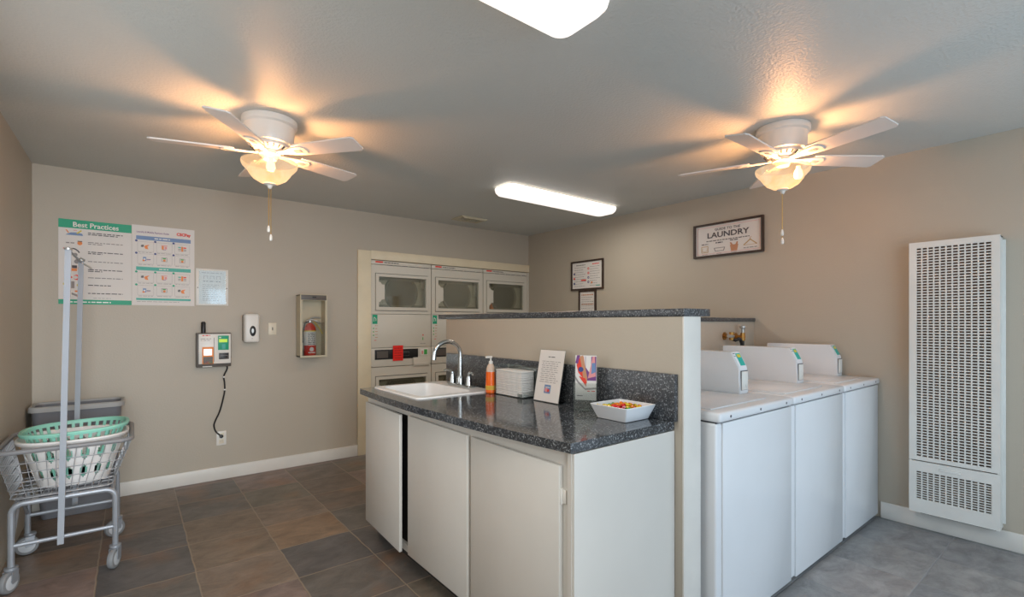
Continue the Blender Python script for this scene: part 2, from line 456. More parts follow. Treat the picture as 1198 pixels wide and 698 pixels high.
top = thing('countertop', (1.4, 2.0, .884), 'glossy speckled dark granite worktop with a gently bowed front edge', 'counter')
def fx(y):      # bowed front edge
    pts = [(1.12, 1.147), (1.30, 1.122), (1.62, 1.092), (2.08, 1.070), (2.5, 1.076), (2.9, 1.101)]
    for (a, p), (b_, q) in zip(pts, pts[1:]):
        if a <= y <= b_: return p+(q-p)*(y-a)/(b_-a)
SX0, SX1, SY0, SY1 = 1.185, 1.665, 2.285, 2.865
c = mb('granite')
ys = [1.135+i*(2.893-1.135)/24 for i in range(25)]
c.prism([(fx(y), y) for y in ys] + [(SX0, 2.893), (SX0, 1.135)], 2, .886, .92)
c.box((SX0, 1.135, .886), (1.7415, SY0, .92)); c.box((SX0, SY1, .886), (1.7415, 2.893, .92)); c.box((SX1, SY0, .886), (1.7415, SY1, .92))
bmesh.ops.remove_doubles(c.bm, verts=c.bm.verts[:], dist=1e-4)
c.build('slab', parent=top)
tag(mb('honed').box((1.72, 1.118, .9203), (1.7415, 2.915, 1.112), .002).build('backsplash', origin=(1.73, 2.0, .9203)), 'upright granite backsplash strip along the rear of the worktop', 'backsplash')

# sink
sk = thing('kitchen_sink', (1.42, 2.57, .92), 'white drop-in sink set in the far end of the counter', 'sink')
R0 = (SX0-.012, SY0-.012, SX1+.012, SY1+.012); BI = (1.215, 2.325, 1.545, 2.825)
def rrect(x0, y0, x1, y1, r, n=5):
    out = []
    for cx, cy, a0 in ((x1-r, y1-r, 0), (x0+r, y1-r, pi/2), (x0+r, y0+r, pi), (x1-r, y0+r, 1.5*pi)):
        for i in range(n+1):
            a = a0+i*pi/2/n; out.append((cx+r*cos(a), cy+r*sin(a)))
    return out
def loft(m_, loops):
    vs = [[m_.bm.verts.new(p) for p in lp] for lp in loops]; n = len(vs[0]); fs = []
    for A, B in zip(vs, vs[1:]):
        for j in range(n): fs.append(m_.bm.faces.new([A[j], A[(j+1) % n], B[(j+1) % n], B[j]]))
    m_._mark(fs); return vs
s_ = mb('sink')
lp = [[(x, y, .9203) for x, y in rrect(*R0, .035)], [(x, y, .9275) for x, y in rrect(R0[0]+.004, R0[1]+.004, R0[2]-.004, R0[3]-.004, .033)],
      [(x, y, .928) for x, y in rrect(BI[0]-.006, BI[1]-.006, BI[2]+.006, BI[3]+.006, .06)],
      [(x, y, .918) for x, y in rrect(*BI, .055)], [(x, y, .80) for x, y in rrect(BI[0]+.018, BI[1]+.018, BI[2]-.018, BI[3]-.018, .06)],
      [(x, y, .775) for x, y in rrect(BI[0]+.04, BI[1]+.04, BI[2]-.04, BI[3]-.04, .06)]]
vs = loft(s_, lp); s_._mark([s_.bm.faces.new(vs[-1])])
s_.build('basin', parent=sk)
mb('chrome').lathe([(.001, .778), (.04, .778), (.042, .776)], (1.38, 2.57, 0)).build('drain', parent=sk)

fc = thing('faucet', (1.605, 2.55, .928), 'brushed nickel gooseneck faucet with two lever handles behind the sink', 'faucet')
mb('chrome').box((1.58, 2.42, .928), (1.632, 2.67, .944), .007, 3).build('base_plate', parent=fc)
g = mb('chrome')
sp = [(1.605, 2.548, .944), (1.605, 2.548, 1.10)]
for i in range(1, 15):
    a = pi*i/15
    sp.append((1.605-.092*(1-cos(a)), 2.548, 1.125+.082*sin(a)))
sp += [(1.420, 2.548, 1.118), (1.418, 2.548, 1.10)]
g.tube(sp, [.017, .0135]+[.0128]*(len(sp)-4)+[.0135, .014], 12); g.lathe([(.024, 0), (.024, .03), (.017, .05)], (1.605, 2.548, .944))
g.build('spout', parent=fc)
for y in (2.452, 2.640):
    h = mb('chrome'); h.lathe([(.021, 0), (.019, .02), (.014, .055), (.001, .06)], (1.605, y, .944))
    sgn = -1 if y < 2.5 else 1
    h.tube([(1.605, y, .985), (1.605, y+.004*sgn, 1.008), (1.60, y+.02*sgn, 1.022), (1.592, y+.055*sgn, 1.022), (1.585, y+.072*sgn, 1.015)], [.011, .011, .009, .008, .006], 8)
    h.build('handle', parent=fc)

# soap
sb = thing('soap_bottle', (1.625, 2.262, .9203), 'orange dish soap bottle with pump standing beside the sink', 'bottle')
sx, sy = 1.615, 2.240; sb.location = (sx, sy, .9203)
mb('soap').lathe([(.001, .0), (.026, 0), (.030, .006), (.030, .05), (.028, .085), (.027, .122)], (sx, sy, .9206), n=24).build('bottle', parent=sb)
mb('soapl').lathe([(.027, .122), (.025, .142), (.017, .162), (.011, .168)], (sx, sy, .9206), n=24).build('shoulder', parent=sb)
p = mb('white').lathe([(.012, .166), (.012, .182), (.005, .184), (.005, .202)], (sx, sy, .9206), n=16)
p.box((sx-.035, sy-.007, 1.120), (sx+.009, sy+.007, 1.132), .003); p.build('pump', parent=sb)
lb = mb('label')
lb.lathe([(.0306, .02), (.0306, .045)], (sx, sy, .9206), n=24); lb.build('label_band', parent=sb)

# paper towels in an acrylic box
ac = thing('towel_holder', (1.66, 2.09, .9203), 'clear acrylic box holding folded paper towels against the backsplash', 'holder')
tx0, tx1, ty0, ty1 = 1.612, 1.712, 1.955, 2.207
a_ = mb('clear')
a_.box((tx0, ty0, .9205), (tx1, ty1, .9235)); a_.box((tx1-.003, ty0, .9235), (tx1, ty1, 1.085))
a_.box((tx0, ty1-.003, .9235), (tx1-.003, ty1, 1.085)); a_.box((tx0, ty0, .9235), (tx0+.003, ty0+.04, .945)); a_.box((tx0+.01, ty0, .9235), (tx1-.003, ty0+.003, .95))
a_.build('acrylic_box', parent=ac)
tw = mb('towel'); z = .9245
for i in range(15):
    dz = .0092; j = random.uniform(-.0018, .0018)
    tw.box((tx0+.006+j, ty0+.012+j, z), (tx1-.006, ty1-.012+j*.5, z+dz-.0009), .0035, 2); z += dz
tag(tw.build('paper_towel_stack', origin=(1.66, 2.09, .9245)), 'stack of white folded paper towels inside the clear acrylic box', 'paper towels', kind='stuff')

# slanted notice
U = Vector((0, -1, 0)); V = Vector((.052, 0, .262)).normalized()
O = Vector((1.640, 1.898, .9207)); Wd, Ht = .188, .268
nrm = U.cross(V).normalized()
sg = thing('counter_sign', (1.66, 1.80, .9205), 'slanted acrylic stand with a printed notice and small blue and red emblem', 'sign')
a_ = mb('clear'); n_ = nrm
def slab(m_, O, U, V, u0, v0, u1, v1, t0, t1):
    n = U.cross(V).normalized()
    A = [O+U*a+V*b+n*t0 for a, b in ((u0, v0), (u1, v0), (u1, v1), (u0, v1))]; B = [O+U*a+V*b+n*t1 for a, b in ((u0, v0), (u1, v0), (u1, v1), (u0, v1))]
    va = [m_.bm.verts.new(q) for q in A]; vb = [m_.bm.verts.new(q) for q in B]
    fs = [m_.bm.faces.new(va[::-1]), m_.bm.faces.new(vb)] + [m_.bm.faces.new([va[i], va[(i+1) % 4], vb[(i+1) % 4], vb[i]]) for i in range(4)]
    m_._mark(fs); return m_
slab(a_, O, U, V, 0, 0, Wd, Ht, -.004, -.001)
a_.box((1.642, 1.710, .9205), (1.716, 1.898, .9235))
a_.build('stand', parent=sg)
pp = mb('paper'); slab(pp, O, U, V, .003, .004, Wd-.003, Ht-.003, -.0008, .0006)
pp.m('ink'); pp.greek(O, U, V, .07, .12, .228, .004, .0012)
pp.m('inklt')
for k in range(11): pp.greek(O, U, V, .028+.004*(k % 2), .165, .205-k*.0105, .0028, .0012, random.uniform(.8, 1))
pp.m('blue'); pp.rect(O, U, V, .072, .045, .118, .088, .0012)
pp.m('pink'); pp.disc(O, U, V, .088, .062, .011, .0016)
pp.m('redp'); pp.disc(O, U, V, .102, .060, .008, .0016)
pp.m('white'); pp.rect(O, U, V, .080, .074, .112, .078, .0016)
pp.build('notice', parent=sg, fixn=False)

# brochure holder
bh = thing('brochure_holder', (1.66, 1.52, .9205), 'clear acrylic holder with a colourful folded leaflet beside the candy bowl', 'holder')
ang = radians(-40)
U = Vector((sin(ang)*-1*-1, -cos(ang), 0)).normalized()      # runs to the right as seen from the front
U = Vector((.55, -.835, 0)).normalized(); nb = Vector((-.835, -.55, 0)).normalized()
O = Vector((1.618, 1.578, .9206)); V = Z.copy()
a_ = mb('clear')
slab(a_, O, U, V, 0, 0, .105, .125, .026, .028); slab(a_, O, U, V, 0, 0, .105, .20, -.003, -.001)
slab(a_, O, U, V, 0, 0, .002, .125, -.001, .026); slab(a_, O, U, V, .103, 0, .105, .125, -.001, .026)
slab(a_, O, U, V, 0, 0, .105, .003, -.001, .026)
slab(a_, O, U, V, .03, .003, .075, .005, .0, .05)
a_.build('acrylic_pocket', parent=bh)
br = mb('paper')
Vb = (V*.998 + nb*-.03).normalized()
Ob = O+V*.045
slab(br, Ob, U, Vb, .004, 0, .101, .205, .004, .009)
L_ = .0095
def q(key, pts, l=0): br.m(key); br.poly(Ob, U, Vb, pts, L_+l)
q('purple', [(.05, .09), (.1, .09), (.1, .2), (.05, .2)])
q('paper', [(.052, .15), (.074, .12), (.078, .203), (.052, .203)], .0003)
q('pink', [(.062, .1), (.098, .11), (.094, .2), (.084, .2)], .0004)
q('blue', [(.078, .12), (.098, .13), (.096, .172), (.08, .17)], .0006)
q('redp', [(.01, .16), (.02, .19), (.042, .2), (.05, .15), (.056, .09), (.04, .10), (.018, .125)], .0005)
q('tan', [(.024, .2), (.04, .205), (.06, .1), (.054, .06), (.042, .08), (.036, .14)], .0007)
q('purple', [(.004, .17), (.012, .205), (.026, .205), (.016, .165)], .0008)
q('redp', [(.02, .11), (.05, .1), (.058, .08), (.05, .07), (.034, .09)], .0008)
br.m('navy'); br.disc(Ob, U, Vb, .03, .14, .012, L_+.001)
q('inklt', [(.004, .11), (.02, .085), (.05, .055), (.101, .06), (.101, .052), (.05, .046), (.018, .075), (.004, .095)], .0004)
br.m('ink'); br.greek(Ob, U, Vb, .012, .045, .018, .003, L_+.0004); 
br.m('redp'); br.greek(Ob, U, Vb, .06, .095, .04, .004, L_+.0004)
tag(br.build('leaflet', origin=(1.66, 1.52, .93), fixn=False), 'colourful red and purple leaflet standing in the clear holder', 'leaflet')

# candy bowl and candies
BX, BY = 1.625, 1.305
bw = mb('ceramic')
def sq(h, z, r=.006): return [(x, y, z) for x, y in rrect(BX-h, BY-h, BX+h, BY+h, r, 3)]
vs = loft(bw, [sq(.070, .9205), sq(.0755, .922), sq(.0975, .979), sq(.0955, .981), sq(.091, .979), sq(.072, .930)])
bw._mark([bw.bm.faces.new(vs[0][::-1]), bw.bm.faces.new(vs[-1])])
tag(bw.build('candy_bowl', origin=(BX, BY, .9205)), 'square white ceramic bowl of candies on the counter corner', 'bowl')
cc = {}
def candy(key, label, grp):
    k = mb(key)
    k.lathe([(.0005, -.010), (.005, -.0085), (.0085, -.004), (.009, 0), (.0085, .004), (.005, .0085), (.0005, .010)], (0, 0, 0), axis=0, n=10)
    for s1 in (-1, 1):
        k.lathe([(.0015, .0095*s1), (.006, .016*s1), (.0068, .018*s1)], (0, 0, 0), axis=0, n=8)
    return tag(k.build('candy'), label, 'candy', grp)
CD = [('candy_r', (222, 30, 34), 'red'), ('candy_o', (240, 130, 30), 'orange'), ('candy_g', (40, 160, 60), 'green'), ('candy_y', (232, 200, 40), 'yellow'), ('candy_p', (240, 150, 160), 'pink')]
for k_, rgb, nm in CD: M[k_] = mat('candy_'+nm, rgb, .2, coat=.5)
first = {}
spots = []
for i in range(6):
    for j in range(6):
        spots.append((BX-.066+.0264*i+random.uniform(-.004, .004), BY-.066+.0264*j+random.uniform(-.004, .004), .962))
for i in range(5):
    for j in range(5): spots.append((BX-.054+.027*i, BY-.054+.027*j, .942))
random.shuffle(spots)
order = [0, 1, 3, 2, 4, 0, 1, 3, 0, 2, 1, 4, 3, 0, 1, 0, 2, 3, 1, 4, 0, 2, 1, 3, 0, 1, 4, 2, 3, 0, 1, 0, 2, 3, 1, 4]
for (x, y, z), k_ in zip(spots, order+order):
    key, rgb, nm = CD[k_]
    if nm not in first:
        o = first[nm] = candy(key, nm+' wrapped candy in the square white bowl', nm+' candies in the bowl')
    else:
        o = first[nm].copy(); COL.objects.link(o)
    rr = max(abs(x-BX), abs(y-BY))
    o.location = (x, y, z + .014*(1-rr/.075) + random.uniform(0, .004))
    o.rotation_euler = (random.uniform(0, 3), random.uniform(-.25, .25), random.uniform(0, 6.28))
# filling below the visible candies is hidden by them

# ================================================================== WASHERS
def washer(x0, x1, label):
    w_ = thing('washing_machine', ((x0+x1)/2, 1.4, 0), label, 'washing machine', None)
    yf, yb = 1.036, 1.80
    c = mb('enamel')
    c.box((x0+.004, yf+.006, .02), (x1-.004, yb, .902), .012, 3)
    c.build('cabinet', parent=w_)
    mb('enamel').box((x0+.045, yf-.002, .022), (x1-.005, yf+.012, .901), .004, 2).build('front_panel', parent=w_)
    mb('seam').box((x0+.012, yf+.01, .900), (x1-.010, yb-.01, .9075)).build('seam', parent=w_)
    mb('enamel').box((x0+.002, yf-.012, .906), (x1-.002, yb, .948), .014, 3).build('top_panel', parent=w_)
    mb('enamel').box((x0+.05, yf+.055, .947), (x1-.155, yb-.16, .954), .004, 2).build('lid', parent=w_)
    # raised coin meter case at the right rear, sloping face toward the front
    mx0, mx1 = x1-.128, x1-.040
    pr_ = [(1.235, .9485), (1.712, .9485), (1.712, 1.166), (1.282, 1.166), (1.240, 1.085)]
    case = mb('enamel').prism(pr_, 0, mx0, mx1)
    bmesh.ops.bevel(case.bm, geom=case.bm.edges[:], offset=.004, segments=2, affect='EDGES')
    case.build('meter_case', parent=w_)
    Vs = Vector((0, 1.282-1.240, 1.166-1.085)).normalized(); Os = Vector((mx0, 1.240, 1.085))
    f = mb('aqua'); slab(f, Os, X, Vs, .03, .012, .078, .082, .0, .0015)
    f.m('yellow'); f.rect(Os, X, Vs, .036, .058, .070, .076, .002)
    f.m('ink'); f.greek(Os, X, Vs, .006, .026, .08, .004, .0006); f.greek(Os, X, Vs, .006, .026, .066, .003, .0006)
    f.build('instruction_sticker', parent=w_, fixn=False)
    mb('seam').box((mx0+.010, 1.2335, .968), (mx1-.010, 1.2365, 1.070)).build('card_slot', parent=w_)
    mb('heatw').box((mx0+.012, 1.230, .970), (mx1-.012, 1.2345, 1.066), .001).box((mx0+.05, 1.228, .985), (mx0+.06, 1.231, .997)).build('coin_plate', parent=w_)
    for xx in (x0+.09, (x0+x1)/2, x1-.09): mb('seam').lathe([(.001, -.0125), (.006, -.0125), (.006, 0)], (xx, yf-.0005, .927), axis=1, n=10).build('screw', parent=w_)
    for xx in (x0+.06, x1-.06):
        for yy in (yf+.07, yb-.07): mb('black').lathe([(.02, 0), (.02, .022)], (xx, yy, 0), n=12, cap=True).build('foot', parent=w_)
    return w_
washer(1.895, 2.618, 'white top-loading washer nearest the half wall, left of the three')
washer(2.622, 3.334, 'middle white top-loading washer of the row of three')
washer(3.338, 4.002, 'white top-loading washer farthest right, against the right wall')

# water valves on the plumbing wall
for i, (xx, zz, lab) in enumerate(((3.53, 1.222, 'brass water valve with black hose on the plumbing wall, left of two'), (3.70, 1.215, 'brass and steel water valve on the plumbing wall, right of two'))):
    v = thing('water_valve', (xx, 1.87, zz), lab, 'valve')
    b_ = mb('brass'); b_.tube([(xx, 1.872, zz), (xx, 1.80, zz)], .014, 10); b_.tube([(xx, 1.815, zz-.03), (xx, 1.815, zz+.03)], .018, 10)
    b_.lathe([(.03, 0), (.03, -.006)], (xx, 1.872, zz), axis=1, n=16, cap=True)
    b_.build('valve_body', parent=v)
    if i == 0:
        k = mb('silver'); k.tube([(xx-.075, 1.80, zz+.004), (xx-.05, 1.80, zz), (xx, 1.80, zz)], [.014, .012, .009], 8); k.build('lever', parent=v)
        mb('black').tube([(xx, 1.815, zz-.02), (xx+.01, 1.79, zz-.03)] + [(xx+.03+.05*sin(a*pi/12), 1.775, zz-.02-.07*(1-cos(a*pi/12))) for a in range(7)] + [(xx+.09, 1.80, 1.05), (xx+.09, 1.835, .99)], .013, 8).build('hose', parent=v)
    else:
        k = mb('silver'); k.lathe([(.001, .085), (.024, .082), (.024, .068), (.012, .06), (.012, .03)], (xx, 1.815, zz), n=12); k.build('handle', parent=v)
        mb('black').tube([(xx, 1.815, zz-.03), (xx, 1.815, zz-.12), (xx, 1.83, .99)], .012, 8).build('hose', parent=v)

# ================================================================== DRYERS
def dryer(x0, x1, label, tagged):
    d = thing('stacked_dryer', ((x0+x1)/2, 5.0, 0), label, 'dryer')
    F = YA-.002
    x0 += .003; x1 -= .003
    mb('dryer').box((x0, F+.075, .02), (x1, 5.40, 1.955)).build('cabinet', parent=d)
    def fascia(z0, z1, dz0, dz1, nm):
        f = mb('dryer').ring((x0, z0, x1, z1), (x0+.042, dz0-.006, x1-.042, dz1+.006), 1, F, F+.05)
        f.build(nm, parent=d)
    def drydoor(z0, z1):
        a, b2 = x0+.046, x1-.046
        f = mb('dryer').ring((a, z0, b2, z1), (a+.032, z0+.034, b2-.020, z1-.030), 1, F-.012, F+.03)
        o = f.build('door', parent=d)
        zc = (z0+z1)/2
        h = mb('dryer').prism([(a+.028, zc-.105), (a+.05, zc-.10), (a+.062, zc-.078), (a+.095, zc-.075), (a+.095, zc+.075), (a+.062, zc+.078), (a+.05, zc+.10), (a+.028, zc+.105)], 1, F-.011, F+.012)
        h.build('handle', parent=o)
        mb('glass').box((a+.03, F+.008, z0+.03), (b2-.018, F+.014, z1-.028)).build('window', parent=o)
        s = mb('seam'); s.ring((a-.004, z0-.004, b2+.004, z1+.004), (a, z0, b2, z1), 1, F+.005, F+.04); s.build('gasket', parent=o)
        # drum opening seen through the window
        r = mb('dryer2'); r.lathe([(.17, 0), (.19, -.02), (.20, 0)], ((a+b2)/2+.02, F+.074, zc), axis=1, n=36)
        r.m('drum'); r.lathe([(.001, -.004), (.17, -.004)], ((a+b2)/2+.02, F+.074, zc), axis=1, n=36)
        r.m('dryer2').box((a+.03, F+.066, z0+.02), (b2-.02, F+.069, z0+.06)).box((a+.03, F+.055, z1-.06), (b2-.02, F+.058, z1-.02))
        r.build('drum', parent=o)
    fascia(1.415, 1.918, 1.452, 1.828, 'upper_panel'); drydoor(1.452, 1.828)
    # header strip with maker's mark
    hd = mb('dryer').box((x0, F, 1.923), (x1, F+.05, 1.963), .002)
    hd.m('redp'); hd.rect(Vector((x0, F, 1.923)), X, Z, .045, .016, .125, .033, .0012)
    hd.m('ink'); hd.greek(Vector((x0, F, 1.923)), X, Z, .14, .30, .018, .009, .0012)
    for k in range(6): hd.rect(Vector((x0, F, 1.923)), X, Z, .17+k*.085, -.004, .235+k*.085, .001, .0012)
    hd.build('header_strip', parent=d, fixn=False)
    # middle panel
    mp = mb('dryer').box((x0, F, 1.066), (x1, F+.05, 1.411), .002)
    O_ = Vector((x0, F, 1.066))
    mp.m('teal'); mp.rect(O_, X, Z, .012, .245, .066, .34, .0012)
    mp.m('white'); mp.line(O_, X, Z, [(.028, .27), (.028, .315), (.05, .30), (.05, .275)], .006, .0016)
    mp.m('green')
    for k in range(3): mp.disc(O_, X, Z, .024, .20-.035*k, .007, .0014)
    mp.m('tan')
    for k in range(5): mp.greek(O_, X, Z, .04, .068, .225-.03*k, .006, .0014)
    mp.m('redp'); mp.greek(O_, X, Z, .03, .055, .075, .006, .0014); mp.disc(O_, X, Z, .585, .125, .008, .0014)
    mp.m('green'); mp.rect(O_, X, Z, .578, .07, .588, .10, .0014)
    mp.m('inklt'); mp.greek(O_, X, Z, .55, .62, .03, .005, .0014)
    mp.build('middle_panel', parent=d, fixn=False)
    # control band
    cb = mb('dryer').box((x0, F, .872), (x1, F+.05, 1.062), .002)
    cb.build('control_panel', parent=d)
    k = mb('black').box((x0+.038, F-.003, .944), (x0+.525, F+.002, 1.046), .001)
    k.m('silver').box((x0+.34, F-.005, .975), (x0+.42, F-.002, 1.015), .001)
    k.m('darkgrey').box((x0+.06, F-.004, .96), (x0+.18, F-.0025, 1.03))
    k.build('control_band', parent=d)
    k = mb('white').box((x0+.55, F-.006, .968), (x0+.645, F+.001, 1.044), .003)
    k.m('green').box((x0+.595, F-.008, .98), (x0+.632, F-.005, 1.034)); k.m('pink').box((x0+.565, F-.0075, .985), (x0+.585, F-.005, 1.02))
    k.build('start_button', parent=d)
    mb('dryer').box((x0+.46, F-.02, .86), (x0+.665, F, .952), .006).m('white').box((x0+.48, F-.023, .872), (x0+.64, F-.018, .896), .003).build('coin_box', parent=d)
    fascia(.135, .866, .385, .77, 'lower_panel'); drydoor(.385, .77)
    mb('dryer2').box((x0+.01, F+.02, .001), (x1-.01, F+.07, .13)).build('kick_plate', parent=d)
    if tagged:
        s = mb('redtag').box((x0+.232, F-.012, .925), (x0+.345, F-.009, 1.085))
        O_ = Vector((x0+.232, F-.012, .925)); s.m('redlines')
        for r_ in range(5): s.greek(O_, X, Z, .015, .10, .025+.026*r_, .006, .0006)
        tag(s.build('warning_tag', origin=(x0+.29, F-.01, 1.0), fixn=False), 'bright red notice hanging over the control band of the left dryer', 'sign')
    return d
dryer(1.912, 2.602, 'left stacked dryer beside the cream trim with a red notice on it', True)
dryer(2.604, 3.296, 'middle stacked dryer, partly hidden behind the gooseneck faucet', False)
dryer(3.298, 3.984, 'right stacked dryer in the corner, seen only above the granite cap', False)
# bright laundry left against the glass of the right dryer
dl = mb('teal2'); dl.lathe([(.001, -.03), (.03, -.02), (.036, 0), (.02, .025), (.001, .03)], (3.44, YA+.040, 1.60), n=12)
tag(dl.build('sock', origin=(3.44, YA+.04, 1.6)), 'small teal cloth behind the glass of the right dryer', 'clothing')
dl = mb('orange'); dl.lathe([(.001, .05), (.012, .02), (.032, -.03), (.001, -.035)], (3.445, YA+.038, 1.525), n=12)
tag(dl.build('sock', origin=(3.445, YA+.04, 1.5)), 'small orange cloth at the bottom of the right dryer window', 'clothing')

# ================================================================== BACK WALL ITEMS
def icon(m_, O, U, V, kind, u, v, s):
    """little coloured pictograms on the posters"""
    l = .0014
    if kind == 'machine':
        m_.m('blue').rect(O, U, V, u-s*.5, v-s*.5, u+s*.1, v+s*.4, l); m_.m('white').disc(O, U, V, u-s*.2, v-s*.1, s*.18, l+.0003); m_.m('orange').rect(O, U, V, u-s*.6, v-s*.6, u-s*.2, v-s*.25, l+.0004)
        m_.m('navy').rect(O, U, V, u+s*.15, v-s*.2, u+s*.9, v-s*.05, l); m_.m('pink').rect(O, U, V, u+s*.2, v-s*.35, u+s*.8, v-s*.26, l)
    elif kind == 'phone':
        m_.m('inklt').line(O, U, V, [(u-s*.5, v-s*.4), (u-s*.5, v+s*.5), (u+s*.5, v+s*.5), (u+s*.5, v-s*.4), (u-s*.5, v-s*.4)], .003, l); m_.m('green').rect(O, U, V, u-s*.3, v+s*.15, u+s*.3, v+s*.4, l+.0002); m_.m('orange').disc(O, U, V, u, v-s*.15, s*.26, l+.0003)
    elif kind == 'cards':
        m_.m('orange').rect(O, U, V, u-s*.2, v-s*.55, u+s*.2, v+s*.6, l); m_.m('teal2').rect(O, U, V, u-s*.8, v+s*.25, u-s*.25, v+s*.5, l); m_.m('redp').rect(O, U, V, u+s*.25, v+s*.2, u+s*.8, v+s*.5, l)
        m_.m('ink')
        for k in (-.1, -.4):
            m_.rect(O, U, V, u-s*.8, v+s*k, u-s*.25, v+s*(k+.1), l); m_.rect(O, U, V, u+s*.25, v+s*k, u+s*.8, v+s*(k+.1), l)
    elif kind == 'hand':
        m_.m('orange').poly(O, U, V, [(u-s*.1, v-s*.5), (u+s*.5, v-s*.6), (u+s*.3, v), (u+s*.7, v+s*.45), (u, v+s*.3), (u-s*.3, v)], l); m_.m('inklt').disc(O, U, V, u-s*.6, v+s*.1, s*.3, l)
        m_.m('ink').line(O, U, V, [(u-s*.8, v-s*.1), (u-s*.4, v+s*.35)], .005, l+.0003)
    elif kind == 'wash':
        m_.m('blue').poly(O, U, V, [(u-s, v-s*.3), (u+s, v-s*.3), (u+s*.9, v), (u+s*.3, v+s*.15), (u-s*.4, v+s*.1)], l); m_.m('yellow').poly(O, U, V, [(u+s*.2, v), (u+s*.4, v-s*.05), (u+s*.9, v+s*.45), (u+s*.75, v+s*.55)], l+.0003)
        m_.m('orange').poly(O, U, V, [(u-s, v+s*.5), (u-s*.85, v+s*.5), (u-s*.55, v), (u-s*.7, v)], l+.0003); m_.m('pink').rect(O, U, V, u-s*.1, v+s*.4, u+s*.3, v+s*.5, l)
    elif kind == 'clothes':
        m_.m('orange').rect(O, U, V, u-s*.5, v-s*.4, u-s*.1, v+s*.4, l); m_.m('pink').rect(O, U, V, u+s*.05, v-s*.3, u+s*.5, v+s*.3, l); m_.m('redp').rect(O, U, V, u-s*.6, v+s*.45, u+s*.6, v+s*.55, l); m_.m('purple').rect(O, U, V, u-s*.3, v-s*.5, u+s*.3, v-s*.4, l)

# poster 1
O = Vector((-.408, YA-.004, 1.458)); PW, PH = .412, .614
p = mb('paper'); p.box((O.x, O.y, O.z), (O.x+PW, YA, O.z+PH))
p.m('teal').rect(O, X, Z, 0, PH-.062, PW, PH, .0006).rect(O, X, Z, 0, 0, PW, .034, .0006)
p.m('white').text('Best Practices', .05, O, X, Z, PW*.5, PH-.036, .0014, bold=.0009, wide=.92)
p.greek(O, X, Z, .06, .29, .012, .008, .0014)
rows = [.515, .445, .375, .305, .245, .185, .13, .07]
for i, v in enumerate(rows):
    p.m('inklt' if i in (1, 3, 5) else 'ink')
    p.greek(O, X, Z, .16, .36 if i != 6 else .29, v+.008, .006, .0014)
    if i in (0, 1, 2, 4): p.greek(O, X, Z, .16, .33 if i == 0 else .24, v-.004, .006, .0014)
icon(p, O, X, Z, 'wash', .085, .515, .048)
p.m('orange').disc(O, X, Z, .115, .445, .014, .0014); p.m('inklt').greek(O, X, Z, .04, .085, .44, .008, .0014); p.m('ink').rect(O, X, Z, .103, .456, .128, .462, .0016)
p.m('redp').rect(O, X, Z, .025, .40, .05, .406, .0014); p.m('ink').line(O, X, Z, [(.075, .405), (.092, .40), (.108, .385), (.112, .375)], .008, .0014)
p.m('inklt').disc(O, X, Z, .09, .36, .013, .0014).disc(O, X, Z, .1, .31, .016, .0014)
p.m('ink').rect(O, X, Z, .072, .262, .10, .282, .0014); p.m('orange').rect(O, X, Z, .07, .24, .10, .26, .0014).rect(O, X, Z, .104, .25, .122, .27, .0016)
p.m('redp').disc(O, X, Z, .1, .195, .02, .0014); p.m('paper').disc(O, X, Z, .092, .195, .012, .0018); p.m('redp').disc(O, X, Z, .068, .195, .007, .0014)
p.m('inklt').rect(O, X, Z, .068, .115, .086, .165, .0014); p.m('yellow').disc(O, X, Z, .11, .138, .012, .0014).disc(O, X, Z, .036, .145, .012, .0014); p.m('ink').disc(O, X, Z, .04, .152, .007, .0018)
p.m('inklt').poly(O, X, Z, [(.07, .07), (.11, .05), (.11, .065), (.07, .085)], .0014); p.m('orange').rect(O, X, Z, .088, .088, .11, .1, .0014).rect(O, X, Z, .1, .05, .115, .07, .0016)
p.m('inklt').greek(O, X, Z, .19, .29, .045, .003, .0014)
tag(p.build('poster', origin=(O.x, YA, O.z), fixn=False), 'teal-banded advice poster reading Best Practices on the back wall', 'poster')

# poster 2
O = Vector((.006, YA-.004, 1.459)); PW, PH = .404, .622
p = mb('paper'); p.box((O.x, O.y, O.z), (O.x+PW, YA, O.z+PH))
p.m('purple').text('Laundry & Mobile Payment Guide', .0175, O, X, Z, .028, PH-.052, .0014, align='LEFT', bold=.0003, wide=.86)
p.m('redp').text('CSCPay', .031, O, X, Z, .330, PH-.048, .0014, bold=.0018, wide=.92)
p.m('blue').rect(O, X, Z, .026, PH-.112, .378, PH-.082, .0008)
p.m('white').greek(O, X, Z, .14, .24, PH-.101, .008, .0014)
p.m('teal2').rect(O, X, Z, .026, .272, .378, .300, .0008).rect(O, X, Z, .026, .040, .378, .056, .0008)
p.m('white').greek(O, X, Z, .17, .23, .282, .007, .0014)
kinds = ['hand', 'clothes', 'cards', 'machine', 'phone', 'phone', 'hand', 'clothes', 'cards', 'machine', 'phone', 'hand']
for i in range(12):
    cx = .085+.118*(i % 3); cy = [.455, .36, .215, .115][i//3]
    p.m('navy' if i < 6 else 'teal').disc(O, X, Z, cx-.058, cy+.045, .008, .0012)
    p.m('inklt').line(O, X, Z, [(cx-.05, cy+.04), (cx+.05, cy+.04), (cx+.05, cy-.036), (cx-.05, cy-.036), (cx-.05, cy+.04)], .0012, .0011)
    icon(p, O, X, Z, kinds[i], cx, cy+.003, .034)
    p.m('inklt').greek(O, X, Z, cx-.045, cx+.045, cy-.045, .003, .0014)
p.m('inklt').greek(O, X, Z, .03, .30, .027, .003, .0014)
tag(p.build('poster', origin=(O.x, YA, O.z), fixn=False), 'white instruction poster with coloured pictograms, right beside the teal-banded poster', 'poster')

